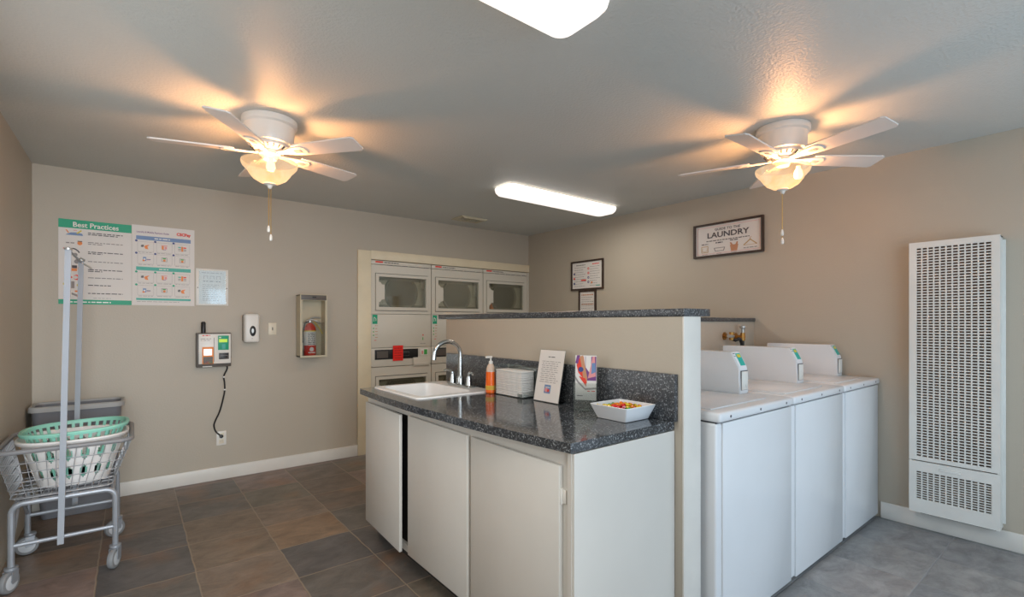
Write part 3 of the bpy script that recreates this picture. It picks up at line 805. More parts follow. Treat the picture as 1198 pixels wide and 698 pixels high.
# small framed notice
nf = thing('wall_notice', (.535, YA, 1.465), 'small white notice in a clear cover right of the two posters', 'sign')
O = Vector((.420, YA-.008, 1.466)); PW, PH = .232, .306
p = mb('white'); p.box((O.x, O.y, O.z), (O.x+PW, YA-.0005, O.z+PH), .002)
p.m('ink').disc(O, X, Z, .012, PH*.48, .004, .0008).disc(O, X, Z, PW-.012, PH*.48, .004, .0008)
p.build('backing', parent=nf, fixn=False)
p = mb('paper'); p.rect(O, X, Z, .022, .018, PW-.022, PH-.018, .001)
p.m('inklt').greek(O, X, Z, .04, .19, .27, .004, .0018)
for k in range(3): p.line(O, X, Z, [(.055+k*.045, .22), (.055+k*.045, .245), (.082+k*.045, .245), (.082+k*.045, .22)], .003, .0018).greek(O, X, Z, .05+k*.045, .085+k*.045, .198, .008, .0018)
for k in range(9): p.greek(O, X, Z, .045, .19, .17-k*.016, .004, .0018, random.uniform(.6, 1))
p.build('notice', parent=nf, fixn=False)
slab(mb('clear'), O, X, Z, .02, .014, PW-.02, PH-.014, .003, .005).build('clear_cover', parent=nf)

# card reader
cr_ = thing('card_reader', (.545, YA, .96), 'wall-mounted payment card reader with antenna and lit screen', 'card reader')
mb('darkgrey').box((.418, YA-.075, .958), (.664, YA-.0005, 1.238), .004).build('housing', parent=cr_)
F = YA-.081
mb('white').box((.432, F, .985), (.660, YA-.075, 1.230), .003).build('face_plate', parent=cr_)
O = Vector((0, F, 0))
g = mb('bezel').box((.456, F-.006, .985), (.536, F, 1.124), .003); g.build('display_unit', parent=cr_)
mb('screen').box((.466, F-.008, 1.055), (.524, F-.005, 1.108), .001).build('screen', parent=cr_)
k = mb('darkgrey'); k.box((.463, F-.0075, .988), (.530, F-.005, 1.044))
for r_ in range(3):
    for cc_ in range(4):
        k.m(['inklt', 'inklt', 'tan', 'redp', 'yellow', 'green'][(cc_+2 if r_ == 0 else 0)]).box((.467+cc_*.016, F-.0095, .991+r_*.017), (.479+cc_*.016, F-.007, 1.003+r_*.017), .001)
k.build('keypad', parent=cr_)
k = mb('teal').box((.567, F-.003, 1.097), (.645, F, 1.216), .001)
k.m('lcd').box((.574, F-.005, 1.160), (.634, F-.002, 1.187)); k.m('teal2').rect(O, X, Z, .595, 1.105, .620, 1.145, .0035); k.m('white').rect(O, X, Z, .575, 1.196, .59, 1.205, .0035)
k.build('instruction_panel', parent=cr_, fixn=False)
mb('black').box((.574, F-.003, 1.020), (.645, F, 1.072), .002).m('inklt').box((.580, F-.012, 1.026), (.638, F-.002, 1.052), .002).build('card_slot', parent=cr_)
k = mb('redp'); k.greek(O, X, Z, .458, .512, 1.214, .008, .0006); k.m('inklt').greek(O, X, Z, .445, .52, 1.188, .005, .0006); k.greek(O, X, Z, .445, .51, 1.176, .004, .0006)
k.m('darkgrey').rect(O, X, Z, .538, 1.0, .541, 1.20, .0006)
k.build('lettering', parent=cr_, fixn=False)
mb('white').box((.458, YA-.0765, .960), (.525, YA-.074, .966)).build('label_strip', parent=cr_)
mb('black').lathe([(.016, 0), (.017, .02), (.0165, .085), (.012, .092), (.001, .093)], (.468, YA-.045, 1.238), n=16).build('antenna', parent=cr_)
cord = [(.640, .96), (.641, .93), (.617, .87), (.622, .82), (.624, .757), (.612, .68), (.587, .577), (.555, .50), (.546, .46), (.56, .41), (.597, .367)]
# smooth the cord
def smooth(pts, k=4):
    out = []
    for i in range(len(pts)-1):
        p0, p1, p2, p3 = pts[max(i-1, 0)], pts[i], pts[i+1], pts[min(i+2, len(pts)-1)]
        for j in range(k):
            t = j/k
            out.append(tuple(.5*((2*p1[a])+(-p0[a]+p2[a])*t+(2*p0[a]-5*p1[a]+4*p2[a]-p3[a])*t*t+(-p0[a]+3*p1[a]-3*p2[a]+p3[a])*t**3) for a in range(len(p1))))
    out.append(pts[-1]); return out
cs = smooth(cord)
cpts = [(x, YA-.018, z) for x, z in cs]; cpts[0] = (.640, YA-.04, .962)
cd = mb('black').tube(cpts, .006, 8); cd.lathe([(.001, -.022), (.014, -.02), (.015, -.003)], (.599, YA-.008, .366), axis=1, n=12)
pc = cd.build('power_cord', parent=cr_)
for z in (.865, .757):
    i = min(range(len(cs)), key=lambda j: abs(cs[j][1]-z)); mb('white').box((cs[i][0]-.008, YA-.026, z-.006), (cs[i][0]+.008, YA-.010, z+.006), .002).build('cable_clip', parent=pc)

ol = thing('wall_outlet', (.60, YA, .345), 'white wall outlet low on the back wall with a plug in it', 'outlet')
mb('white').box((.565, YA-.006, .287), (.637, YA-.0005, .406), .003).build('plate', parent=ol)
k = mb('ivory').box((.583, YA-.008, .352), (.619, YA-.005, .390), .003).box((.583, YA-.008, .303), (.619, YA-.005, .341), .003)
k.m('black').box((.594, YA-.0086, .318), (.596, YA-.0078, .33)).box((.606, YA-.0086, .318), (.608, YA-.0078, .33)); k.build('socket', parent=ol)

ds = thing('soap_dispenser', (.815, YA, 1.155), 'white wall-mounted soap dispenser with a dark oval window', 'dispenser')
mb('darkgrey').box((.756, YA-.03, 1.162), (.876, YA-.0005, 1.392), .012, 3).build('back_plate', parent=ds)
k = mb('white').box((.757, YA-.105, 1.152), (.876, YA-.025, 1.402), .022, 4); k.build('cover', parent=ds)
k = mb('black'); k.lathe([(.001, -.006), (.75, -.004), (1, 0)], (0, 0, 0), axis=1, n=28); k.xform(Matrix.Translation((.822, YA-.1055, 1.252)) @ Matrix.Diagonal((.024, 1, .045, 1)))
k.m('silver').disc(Vector((.820, YA-.1125, 1.252)), X, Z, 0, .002, .009, ry=.02); k.build('window', parent=ds)
mb('inklt').box((.812, YA-.1065, 1.185), (.822, YA-.105, 1.189)).build('mark', parent=ds)

sw = thing('light_switch', (.995, YA, 1.268), 'ivory light switch plate between the soap dispenser and the extinguisher', 'switch')
mb('ivory').box((.964, YA-.006, 1.214), (1.030, YA-.0005, 1.322), .003).build('plate', parent=sw)
mb('seam').box((.993, YA-.007, 1.255), (1.001, YA-.0055, 1.282)).m('ivory').box((.994, YA-.014, 1.262), (1.0, YA-.006, 1.272), .001).build('toggle', parent=sw)

# fire extinguisher cabinet
ec = thing('extinguisher_cabinet', (1.31, YA, 1.01), 'beige metal wall cabinet with an open front holding the fire extinguisher', 'cabinet')
EX0, EX1, EZ0, EZ1, ED = 1.198, 1.428, 1.012, 1.578, .145
k = mb('vent'); yb, yf = YA-.0005, YA-ED
k.box((EX0, yf, EZ0), (EX0+.008, yb, EZ1)).box((EX1-.008, yf, EZ0), (EX1, yb, EZ1)).box((EX0, yf, EZ0), (EX1, yb, EZ0+.008)).box((EX0, yf, EZ1-.008), (EX1, yb, EZ1)).box((EX0, yb-.004, EZ0), (EX1, yb, EZ1))
k.build('box', parent=ec)
mb('vent').ring((EX0-.004, EZ0-.004, EX1+.004, EZ1+.004), (EX0+.014, EZ0+.012, EX1-.014, EZ1-.05), 1, yf-.006, yf).build('front_frame', parent=ec)
mb('darkgrey').box((EX0+.004, yf-.009, EZ1-.047), (EX1-.004, yf-.006, EZ1-.002), .001).m('black').box((EX0+.1, yf-.012, EZ1-.028), (EX0+.135, yf-.008, EZ1-.016)).build('top_strip', parent=ec)
mb('clear').box((EX0+.01, yf-.001, EZ0+.01), (EX1-.01, yf+.001, EZ1-.25)).build('break_pane', parent=ec)
fe = thing('fire_extinguisher', (1.305, YA-.07, 1.021), 'red fire extinguisher with a white label inside the wall cabinet', 'fire extinguisher')
ex, ey, ez = 1.300, YA-.072, 1.0205
mb('ext').lathe([(.001, 0), (.05, 0), (.053, .006), (.053, .235), (.048, .262), (.034, .285), (.018, .298), (.014, .302)], (ex, ey, ez), n=32).build('cylinder', parent=fe)
k = mb('paper').lathe([(.0536, .095), (.0536, .225)], (ex, ey, ez), n=32)
k.m('yellow').lathe([(.0537, .222), (.0537, .232)], (ex, ey, ez), n=32)
k.build('paper_label', parent=fe)
k = mb('ink'); O = Vector((ex, ey-.0545, ez))
for r_ in range(8): k.greek(O, X, Z, -.032, .03, .105+.014*r_, .005, 0)
k.m('paper').disc(O, X, Z, 0, .06, .019).rect(O, X, Z, -.03, .025, .03, .034)
k.build('lettering', parent=fe, fixn=False)
k = mb('silver'); k.lathe([(.014, .30), (.018, .306), (.018, .325), (.010, .335)], (ex, ey, ez), n=16)
k.tube([(ex-.04, ey-.02, ez+.315), (ex, ey-.01, ez+.332), (ex+.04, ey-.01, ez+.322), (ex+.092, ey-.01, ez+.300)], [.006, .010, .009, .008], 8)
k.tube([(ex, ey-.01, ez+.34), (ex+.04, ey-.01, ez+.352), (ex+.09, ey-.01, ez+.350)], .008, 8)
k.build('handle', parent=fe)
mb('yellow').tube([(ex+.03, ey-.03, ez+.31), (ex+.07, ey-.03, ez+.26), (ex+.105, ey-.03, ez+.20)], .004, 6).build('inspection_strap', parent=fe)
mb('black').tube([(ex-.015, ey-.015, ez+.318), (ex-.045, ey-.01, ez+.30), (ex-.062, ey, ez+.22), (ex-.064, ey+.01, ez+.12)], .007, 8).build('hose', parent=fe)

# ================================================================== RIGHT WALL FRAMES
def frame(name, label, y0, y1, z0, z1, fw_, dep, paint):
    f = thing(name, (XB, (y0+y1)/2, z0), label, 'picture frame')
    mb('frame').ring((y0, z0, y1, z1), (y0+fw_, z0+fw_, y1-fw_, z1-fw_), 0, XB-dep, XB-.0005).build('frame', parent=f)
    O = Vector((XB-.008, y1-fw_, z0+fw_)); U = Vector((0, -1, 0)); W_, H_ = y1-y0-2*fw_, z1-z0-2*fw_
    p = mb('paper'); p.box((XB-.008, y0+fw_, z0+fw_), (XB-.001, y1-fw_, z1-fw_))
    paint(p, O, U, Z, W_, H_)
    p.build('print', parent=f, fixn=False)
    return f
def laundry(p, O, U, V, W_, H_):
    l = .0012
    p.m('pink').line(O, U, V, [(.016, .016), (W_-.016, .016), (W_-.016, H_-.016), (.016, H_-.016), (.016, .016)], .0022, l)
    p.m('ink').text('GUIDE TO THE', .029, O, U, V, W_*.5, H_-.042, l, bold=.0005, wide=1.15)
    p.text('LAUNDRY', .064, O, U, V, W_*.5, H_-.090, l, bold=.0016, wide=1.25)
    p.greek(O, U, V, W_*.5-.19, W_*.5+.19, H_-.140, .007, l)
    # washing machine
    def rr(cx, cy, w, h, key, t=.005): p.m(key).line(O, U, V, [(cx-w, cy-h), (cx+w, cy-h), (cx+w, cy+h), (cx-w, cy+h), (cx-w, cy-h)], t, l)
    cx, cy = .085, .055
    rr(cx, cy, .030, .026, 'gold'); p.m('gold').line(O, U, V, [(cx-.02, cy+.013), (cx-.024, cy-.012), (cx, cy-.018), (cx+.022, cy-.012), (cx+.02, cy+.013)], .003, l)
    p.m('ink').greek(O, U, V, cx-.03, cx+.03, cy+.042, .008, l)
    cx = .22
    p.m('inklt').poly(O, U, V, [(cx-.052, .062), (cx-.04, .03), (cx+.04, .03), (cx+.052, .062)], l); p.m('paper').poly(O, U, V, [(cx-.042, .056), (cx-.034, .036), (cx+.034, .036), (cx+.042, .056)], l+.0003)
    p.m('ink').greek(O, U, V, cx-.035, cx+.03, .10, .01, l)
    cx = .35
    p.m('tan').poly(O, U, V, [(cx-.036, .072), (cx-.026, .02), (cx+.026, .02), (cx+.036, .072)], l).poly(O, U, V, [(cx-.028, .07), (cx-.038, .092), (cx-.026, .094), (cx-.01, .07)], l).poly(O, U, V, [(cx+.028, .07), (cx+.034, .092), (cx+.022, .094), (cx+.01, .07)], l)
    p.m('ink').greek(O, U, V, cx-.035, cx+.035, .108, .008, l)
    cx = .485
    p.m('gold').line(O, U, V, [(cx-.055, .055), (cx, .098), (cx+.055, .055)], .008, l).line(O, U, V, [(cx-.055, .055), (cx+.055, .055)], .003, l).line(O, U, V, [(cx, .098), (cx, .112), (cx+.012, .118)], .004, l)
    p.m('inklt').greek(O, U, V, cx-.055, cx+.055, .028, .007, l); 
    for cx in (.085, .22, .35): p.greek(O, U, V, cx-.025, cx+.025, .008, .004, l)
frame('framed_sign', 'wide dark-framed laundry sign high on the right wall', 1.79, 2.402, 1.898, 2.192, .016, .028, laundry)
def rules(p, O, U, V, W_, H_):
    l = .0012
    p.m('inklt')
    for i in range(9): p.greek(O, U, V, .03, W_*.48, H_-.06-i*.026, .005, l, random.uniform(.7, 1)); p.greek(O, U, V, W_*.6, W_-.03, H_-.06-i*.026, .005, l, random.uniform(.6, 1))
    p.m('redp').greek(O, U, V, W_*.68, W_*.9, H_-.036, .012, l); p.rect(O, U, V, W_*.3, .085, W_*.47, .10, l)
    for k in range(4): p.m(['redp', 'redp', 'navy', 'navy'][k]).disc(O, U, V, W_*.55, H_-.075-.05*k, .014, l); p.m('paper').disc(O, U, V, W_*.55, H_-.075-.05*k, .006, l+.0003)
    for k in range(3): p.m(['navy', 'redp', 'navy'][k]).disc(O, U, V, .03, .17-.055*k, .013, l)
    p.m('orange').disc(O, U, V, W_*.66, .06, .012, l); p.m('teal2').rect(O, U, V, W_*.8, .02, W_*.93, .03, l); p.m('ink').greek(O, U, V, .06, .2, H_-.034, .007, l)
frame('framed_sign', 'dark-framed instruction sheet on the right wall, above the smaller frame', 3.472, 3.955, 1.692, 2.022, .018, .02, rules)
def small(p, O, U, V, W_, H_):
    l = .0012
    p.m('tan').greek(O, U, V, .02, W_-.02, H_-.04, .012, l); p.greek(O, U, V, .02, W_-.02, H_-.145, .012, l)
    p.m('inklt')
    for i in range(9): p.greek(O, U, V, .02, W_-.02, H_-.065-i*.024, .005, l, random.uniform(.8, 1))
frame('framed_sign', 'small dark-framed notice just above the granite cap on the right wall', 3.578, 3.835, 1.345, 1.688, .018, .02, small)

# ================================================================== WALL HEATER
ht = thing('wall_heater', (3.95, .64, .12), 'tall white louvered wall heater on the right wall', 'heater')
xf, xw = 3.902, XB-.0005
y0, y1, z0, z1 = .434, .846, .128, 1.828
k = mb('heatw')
def trap(z_0, z_1, ya, yb_, yw): k.prism([(xf, ya), (xf, yb_), (xw, yw[1]), (xw, yw[0])], 2, z_0, z_1)
k.box((xf+.006, y0+.001, z0+.004), (xw, y0+.012, z1-.001), .002); k.box((xf+.006, y1-.012, z0+.004), (xw, y1-.001, z1-.001), .002); k.box((xf+.006, y0+.001, z1-.012), (xw, y1-.001, z1-.001), .002); k.box((xf+.02, y0, z0), (xw, y1, z0+.01))
k.box((xw-.012, y0-.012, z0+.02), (xw, y1+.012, z1-.02), .003)
k.build('housing', parent=ht)
mb('heatd').box((xf+.030, y0+.013, z0+.011), (xf+.034, y1-.013, z1-.013)).build('dark_interior', parent=ht)
k = mb('heatw'); k.ring((y0, .456, y1, z1), (y0+.034, .478, y1-.034, z1-.034), 0, xf, xf+.012); k.build('upper_frame', parent=ht)
k = mb('heatw'); k.ring((y0, z0, y1, .450), (y0+.034, .212, y1-.034, .388), 0, xf-.002, xf+.010); k.build('lower_cover', parent=ht)
def grille(za, zb, nrow, name):
    g = mb('heatw'); ya, yb_ = y0+.034, y1-.034
    for i in range(13):
        y = ya+(yb_-ya)*i/12; g.box((xf+.001, y-.0034, za), (xf+.008, y+.0034, zb))
    for i in range(nrow+1):
        z = za+(zb-za)*i/nrow; h = (zb-za)/nrow*.20
        g.box((xf+.0025, ya, z-h), (xf+.008, yb_, z+h))
    g.build(name, parent=ht)
grille(.478, z1-.034, 76, 'upper_grille'); grille(.212, .388, 12, 'lower_grille')
mb('heatw').box((xf-.004, .60, .408), (xf-.001, .70, .424), .001).build('badge', parent=ht)
mb('black').box((xf+.03, y0+.02, .116), (XB-.02, y1-.05, .129)).build('bottom_gap', parent=ht)

# ================================================================== CEILING ITEMS
def fluorescent(x0, x1, y0, y1, label):
    f = thing('ceiling_light', ((x0+x1)/2, (y0+y1)/2, H), label, 'ceiling light')
    mb('white').box((x0+.03, y0+.02, H-.022), (x1-.03, y1-.02, H-.0005), .003).build('base_pan', parent=f)
    d = mb('lampd')
    lp = []
    for ins, z, r in ((.004, H-.012, .05), (0, H-.022, .055), (.006, H-.05, .055), (.022, H-.069, .05), (.05, H-.077, .04), (.09, H-.079, .02)):
        lp.append([(x, y, z) for x, y in rrect(x0+ins, y0+ins, x1-ins, y1-ins, r, 6)])
    vs = loft(d, lp); d._mark([d.bm.faces.new(vs[-1])])
    d.build('diffuser', parent=f)
    return f
fluorescent(2.345, 3.66, 2.985, 3.235, 'long white fluorescent fixture at the middle of the ceiling, farther away')
f1 = fluorescent(-.04, 1.285, 1.055, 1.322, 'large white fluorescent fixture nearest the viewer, cut off at the top')

vt = thing('ceiling_vent', (2.86, 4.35, H), 'small rectangular air vent on the ceiling near the back wall', 'vent')
k = mb('vent').ring((2.70, 4.25, 3.02, 4.46), (2.745, 4.29, 2.975, 4.42), 2, H-.012, H-.0005); k.box((2.72, 4.245, H-.024), (3.0, 4.262, H-.011)); k.build('frame', parent=vt)
mb('ventd').box((2.745, 4.29, H-.003), (2.975, 4.42, H-.001)).build('dark_opening', parent=vt)
k = mb('vent')
for i in range(3): k.box((2.745, 4.315+i*.035, H-.010), (2.975, 4.319+i*.035, H-.004))
k.box((2.85, 4.29, H-.015), (2.868, 4.42, H-.004)); k.build('louvers', parent=vt)

def fan(cx, cy, a0, R, label, spot):
    f = thing('ceiling_fan', (cx, cy, H), label, 'ceiling fan')
    c = (cx, cy, 0)
    mb('fanw').lathe([(.139, H-.0008), (.141, H-.012), (.139, H-.032), (.127, H-.040), (.125, H-.062), (.123, H-.112), (.116, H-.132), (.095, H-.140)], c, n=48).build('housing', parent=f)
    k = mb('fanw'); k.lathe([(.100, H-.138), (.098, H-.150), (.078, H-.166), (.060, H-.170), (.001, H-.170)], c, n=48); k.build('motor_vent', parent=f)
    k = mb('seam')
    for i in range(20):
        a = 2*pi*i/20
        m0 = MB().m('seam'); 
        p0 = Vector((cx+.0965*cos(a), cy+.0965*sin(a), H-.1535)); 
        k.tube([p0, (cx+.080*cos(a), cy+.080*sin(a), H-.1655)], .0042, 6)
    k.build('vent_slots', parent=f)
    zb = H-.178
    for i in range(5):
        a = a0+2*pi*i/5
        T = Matrix.Translation((cx, cy, zb)) @ Matrix.Rotation(a, 4, 'Z') @ Matrix.Rotation(radians(-11), 4, 'X')
        b_ = mb('blade')
        w0, w1 = .046, .062; pts = [(.17, -w0), (.20, -w0-.006), (R-.015, -w1), (R, -w1+.012), (R-.002, w1-.012), (R-.018, w1), (.20, w0+.006), (.17, w0)]
        b_.prism(pts, 2, -.0035, .0035); b_.xform(T); o = b_.build('blade', parent=f)
        br_ = mb('fanw')
        br_.prism([(.045, -.014), (.10, -.016), (.15, -.034), (.215, -.038), (.235, -.02), (.238, 0), (.235, .02), (.215, .038), (.15, .034), (.10, .016), (.045, .014)], 2, -.009, -.0038)
        br_.m('bladeg').prism([(.165, -.012), (.205, -.012), (.21, 0), (.205, .012), (.165, .012)], 2, -.012, -.0088)
        br_.xform(T); br_.build('blade_bracket', parent=o)
    mb('fanw').lathe([(.001, H-.168), (.055, H-.170), (.055, H-.192), (.042, H-.200), (.036, H-.212), (.032, H-.218), (.001, H-.218)], c, n=32).build('light_kit', parent=f)
    zr = H-.232
    gl = mb('bowl')
    prof = [(.138, zr+.003), (.142, zr), (.1425, zr-.010), (.138, zr-.024), (.124, zr-.040), (.112, zr-.052), (.103, zr-.068), (.084, zr-.092), (.052, zr-.111), (.02, zr-.118)]
    gl.lathe(prof, c, n=48); gl.build('glass_bowl', parent=f)
    mb('fanw').lathe([(.001, zr-.114), (.030, zr-.115), (.032, zr-.121), (.014, zr-.129), (.010, zr-.141), (.006, zr-.145), (.001, zr-.146)], c, n=20).build('finial', parent=f)
    sx, sy = spot
    k = mb('bulb'); k.lathe([(.001, -.035), (.017, -.03), (.024, -.012), (.02, .012), (.011, .028), (.011, .04)], (cx+sx, cy+sy, zr-.035), n=16); k.build('bulb', parent=f)
    for j, (ln, dx) in enumerate(((.222, -.006), (.268, .006))):
        ch = mb('chain').tube([(cx+dx, cy+.004*j, zr-.140), (cx+dx, cy+.004*j, zr-.129-ln)], .0022, 6).build('pull_chain', parent=f)
        mb('white').lathe([(.001, 0), (.004, -.002), (.0075, -.014), (.0085, -.028), (.006, -.036), (.001, -.037)], (cx+dx, cy+.004*j, zr-.127-ln), n=12).build('pull_knob', parent=ch)
    li = bpy.data.lights.new('fan_lamp', 'POINT'); li.energy = FANW; li.color = (1, .46, .18); li.shadow_soft_size = .042
    lo = bpy.data.objects.new('fan_lamp', li); COL.objects.link(lo); lo.location = (cx+sx*.3, cy+sy*.3, zr-.048)
    return f
FANW = 25
fan(.604, 2.928, 2.847, .553, 'white five-blade ceiling fan with lit bowl on the left, above the cart', (-.01, -.07))
fan(2.948, 1.215, 1.906, .575, 'white five-blade ceiling fan with lit bowl on the right, above the washers', (.035, -.07))

# ================================================================== LAUNDRY CART, BASKETS, BIN
ct = thing('laundry_cart', (-.265, 3.66, 0), 'chrome wire laundry cart on casters with two tall poles', 'cart')
RX0, RX1, RY0, RY1, RZ = -.525, .004, 3.375, 3.945, .682      # basket rim
FX0, FX1, FY0, FY1, FZ = -.475, -.078, 3.425, 3.885, .438     # basket floor
k = mb('bumper'); k.tube([(x, y, RZ) for x, y in rrect(RX0, RY0, RX1, RY1, .055, 6)], .012, 10, closed=True); k.build('rim_bumper', parent=ct)
k = mb('wire')
def lerp(a, b_, t): return a+(b_-a)*t
def level(t, n=6): return [(x, y, lerp(RZ-.01, FZ, t)) for x, y in rrect(lerp(RX0, FX0, t), lerp(RY0, FY0, t), lerp(RX1, FX1, t), lerp(RY1, FY1, t), .05, n)]
for t in (.22, .42, .62, .82, 1): k.tube(level(t), .0026 if t < 1 else .004, 6, closed=True)
top_, bot_ = [], []
for i in range(11):
    s = (i+.5)/11
    for yy0, yy1 in ((RY0, FY0), (RY1, FY1)):
        k.tube([(lerp(RX0+.05, RX1-.05, s), yy0, RZ-.01), (lerp(FX0+.05, FX1-.05, s), yy1, FZ)], .0019, 5)
for i in range(16):
    s = (i+.5)/16
    for xx0, xx1 in ((RX0, FX0), (RX1, FX1)):
        k.tube([(xx0, lerp(RY0+.05, RY1-.05, s), RZ-.01), (xx1, lerp(FY0+.05, FY1-.05, s), FZ)], .0018, 5)
for i in range(12):
    x = lerp(FX0+.02, FX1-.02, i/11); k.tube([(x, FY0, FZ), (x, FY1, FZ)], .0024, 5)
for i in range(6):
    y = lerp(FY0+.03, FY1-.03, i/5); k.tube([(FX0, y, FZ), (FX1, y, FZ)], .003, 5)
k.build('wire_basket', parent=ct)
LX0, LX1 = -.462, -.066
def arch(y):
    r = .045; pts = [(LX0, y, .115), (LX0, y, .425-r)]
    for i in range(1, 7): a = pi-i*pi/2/6; pts.append((LX0+r+r*cos(a), y, .425-r+r*sin(a)))
    for i in range(0, 7): a = pi/2-i*pi/2/6; pts.append((LX1-r+r*cos(a), y, .425-r+r*sin(a)))
    pts.append((LX1, y, .115)); return pts
for y in (3.385, 3.875): mb('galv').tube(arch(y), .0135, 10).tube([(LX0, y, .222), (LX1, y, .222)], .0105, 8).build('leg_frame', parent=ct)
for x in (LX0+.012, LX1-.012): mb('galv').tube([(x, 3.385, .417), (x, 3.875, .417)], .010, 8).build('side_rail', parent=ct)
mb('galv').tube([(LX0, 3.4, .24), (LX0, 3.63, .41), (LX0, 3.86, .24)], .009, 8).build('brace', parent=ct)
for x, y, a in ((LX0, 3.385, 62), (LX1, 3.385, 68), (LX0+.01, 3.875, 8), (LX1, 3.875, 24)):
    T = Matrix.Translation((x, y, 0)) @ Matrix.Rotation(radians(a), 4, 'Z')
    k = mb('galv'); k.lathe([(.022, .104), (.026, .110), (.026, .122), (.016, .124)], (0, 0, 0), n=16, cap=True)
    for s in (-1, 1): k.prism([(-.02, .104), (.018, .104), (.012, .05), (-.018, .045), (-.026, .06)], 1, s*.020-.0015, s*.020+.0015)
    k.box((-.02, -.021, .101), (.02, .021, .105)); k.xform(T); ca = k.build('caster', parent=ct)
    k = mb('caster'); k.lathe([(.036, -.0145), (.0485, -.013), (.0525, -.006), (.0525, .006), (.0485, .013), (.036, .0145)], (-.014, 0, .0535), axis=1, n=28)
    k.m('hub'); k.lathe([(.001, -.017), (.026, -.0165), (.036, -.0145)], (-.014, 0, .0535), axis=1, n=28); k.lathe([(.001, .017), (.026, .0165), (.036, .0145)], (-.014, 0, .0535), axis=1, n=28)
    k.xform(T); k.build('wheel', parent=ca)
def pole(x0_, x1_, y, zt):
    k = mb('pole'); k.box((-.0125, -.0065, 0), (.0125, .0065, 1.0))
    sh = Matrix.Identity(4); 
    for v in k.bm.verts: t = v.co.z; v.co = Vector((lerp(x0_, x1_, t)+v.co.x, y+v.co.y, lerp(.195, zt, t)))
    return k
pole(-.281, -.252, 3.352, 1.703).build('pole', parent=ct)
pole(-.268, -.240, 3.967, 1.70).build('pole', parent=ct)
k = mb('galv'); k.tube([(-.252, 3.352, 1.697), (-.240, 3.967, 1.694)], .006, 8); k.m('silver').lathe([(.018, 1.70), (.02, 1.71), (.001, 1.722)], (-.240, 3.967, 0), n=14); k.lathe([(.016, 1.695), (.017, 1.704), (.001, 1.71)], (-.252, 3.352, 0), n=14)
k.tube([(-.24, 3.967, 1.69), (-.205, 3.96, 1.67), (-.19, 3.96, 1.655)], .006, 6); k.build('hanger_bar', parent=ct)

# plastic baskets
def basket(name, label, key, cx, cy, zb, zt, ax0, ay0, ax1, ay1, slots, rimw, tilt=0):
    b_ = thing(name, (cx, cy, zb), label, 'laundry basket')
    n = 180; ex = 2.6
    raw = [2*pi*i/4000 for i in range(4001)]
    pp_ = [(ax1*math.copysign(abs(cos(a))**(2/ex), cos(a)), ay1*math.copysign(abs(sin(a))**(2/ex), sin(a))) for a in raw]
    acc = [0]
    for q0, q1 in zip(pp_, pp_[1:]): acc.append(acc[-1]+math.dist(q0, q1))
    AN = []; i_ = 0
    for j in range(n):
        while acc[i_] < acc[-1]*j/n: i_ += 1
        AN.append(raw[i_])
    def P(t, a, o=0):
        a = AN[round(a/(2*pi)*n) % n]
        ca, sa = cos(a), sin(a)
        x = (lerp(ax0, ax1, t)+o)*math.copysign(abs(ca)**(2/ex), ca); y = (lerp(ay0, ay1, t)+o)*math.copysign(abs(sa)**(2/ex), sa)
        return Vector((cx+x, cy+y, lerp(zb, zt, t)+tilt*x*t))
    k = mb(key); per = slots['period']; op = slots['open']; rows_ = []
    for t0, t1 in slots['rows']:      # each slot has stepped, rounded ends
        d = .035
        rows_ += [(t0, t0+d, 2, op-2), (t0+d, t0+2*d, 1, op-1), (t0+2*d, t1-2*d, 0, op), (t1-2*d, t1-d, 1, op-1), (t1-d, t1, 2, op-2)] if op >= 5 else [(t0, t1, 0, op)]
    ts = sorted(set([0.0, 1.0] + [round(v, 5) for r_ in rows_ for v in r_[:2]]))
    grid = [[k.bm.verts.new(P(t, 2*pi*j/n)) for j in range(n)] for t in ts]
    grid2 = [[k.bm.verts.new(P(t, 2*pi*j/n, -.0035)) for j in range(n)] for t in ts]
    def hole(i, j):
        if not 0 <= i < len(ts)-1: return False
        return any(abs(ts[i]-r_[0]) < 1e-4 and abs(ts[i+1]-r_[1]) < 1e-4 and r_[2] <= (j % per) < r_[3] for r_ in rows_)
    for i in range(len(ts)-1):
        for j in range(n):
            j2 = (j+1) % n
            if not hole(i, j):
                k._mark([k.bm.faces.new([grid[i][j], grid[i][j2], grid[i+1][j2], grid[i+1][j]]), k.bm.faces.new([grid2[i][j2], grid2[i][j], grid2[i+1][j], grid2[i+1][j2]])])
                if hole(i, j2): k._mark([k.bm.faces.new([grid[i][j2], grid2[i][j2], grid2[i+1][j2], grid[i+1][j2]])])
                if hole(i, (j-1) % n): k._mark([k.bm.faces.new([grid2[i][j], grid[i][j], grid[i+1][j], grid2[i+1][j]])])
    k._mark([k.bm.faces.new(grid2[0]), k.bm.faces.new(grid[0][::-1])])
    k.build('body', parent=b_, fixn=False)
    k = mb(key); rings = []
    for o, dz in ((-.004, -.004), (.002, .004), (rimw, .003), (rimw+.003, -.004), (rimw-.001, -.016)):
        rings.append([tuple(P(1, 2*pi*j/n, o)+Vector((0, 0, dz))) for j in range(n)])
    loft(k, rings); k.build('rim', parent=b_)
    return b_
basket('laundry_basket', 'white slotted plastic laundry basket sitting in the wire cart', 'basketw', -.245, 3.640, .452, .700, .150, .150, .222, .200,
       dict(rows=[(.14, .44), (.54, .84)], period=10, open=5), .012)
basket('laundry_basket', 'mint green slotted laundry basket nested inside the white one', 'baskett', -.238, 3.655, .475, .742, .135, .135, .215, .200,
       dict(rows=[(.08, .42), (.50, .94)], period=5, open=3), .014, tilt=.03)

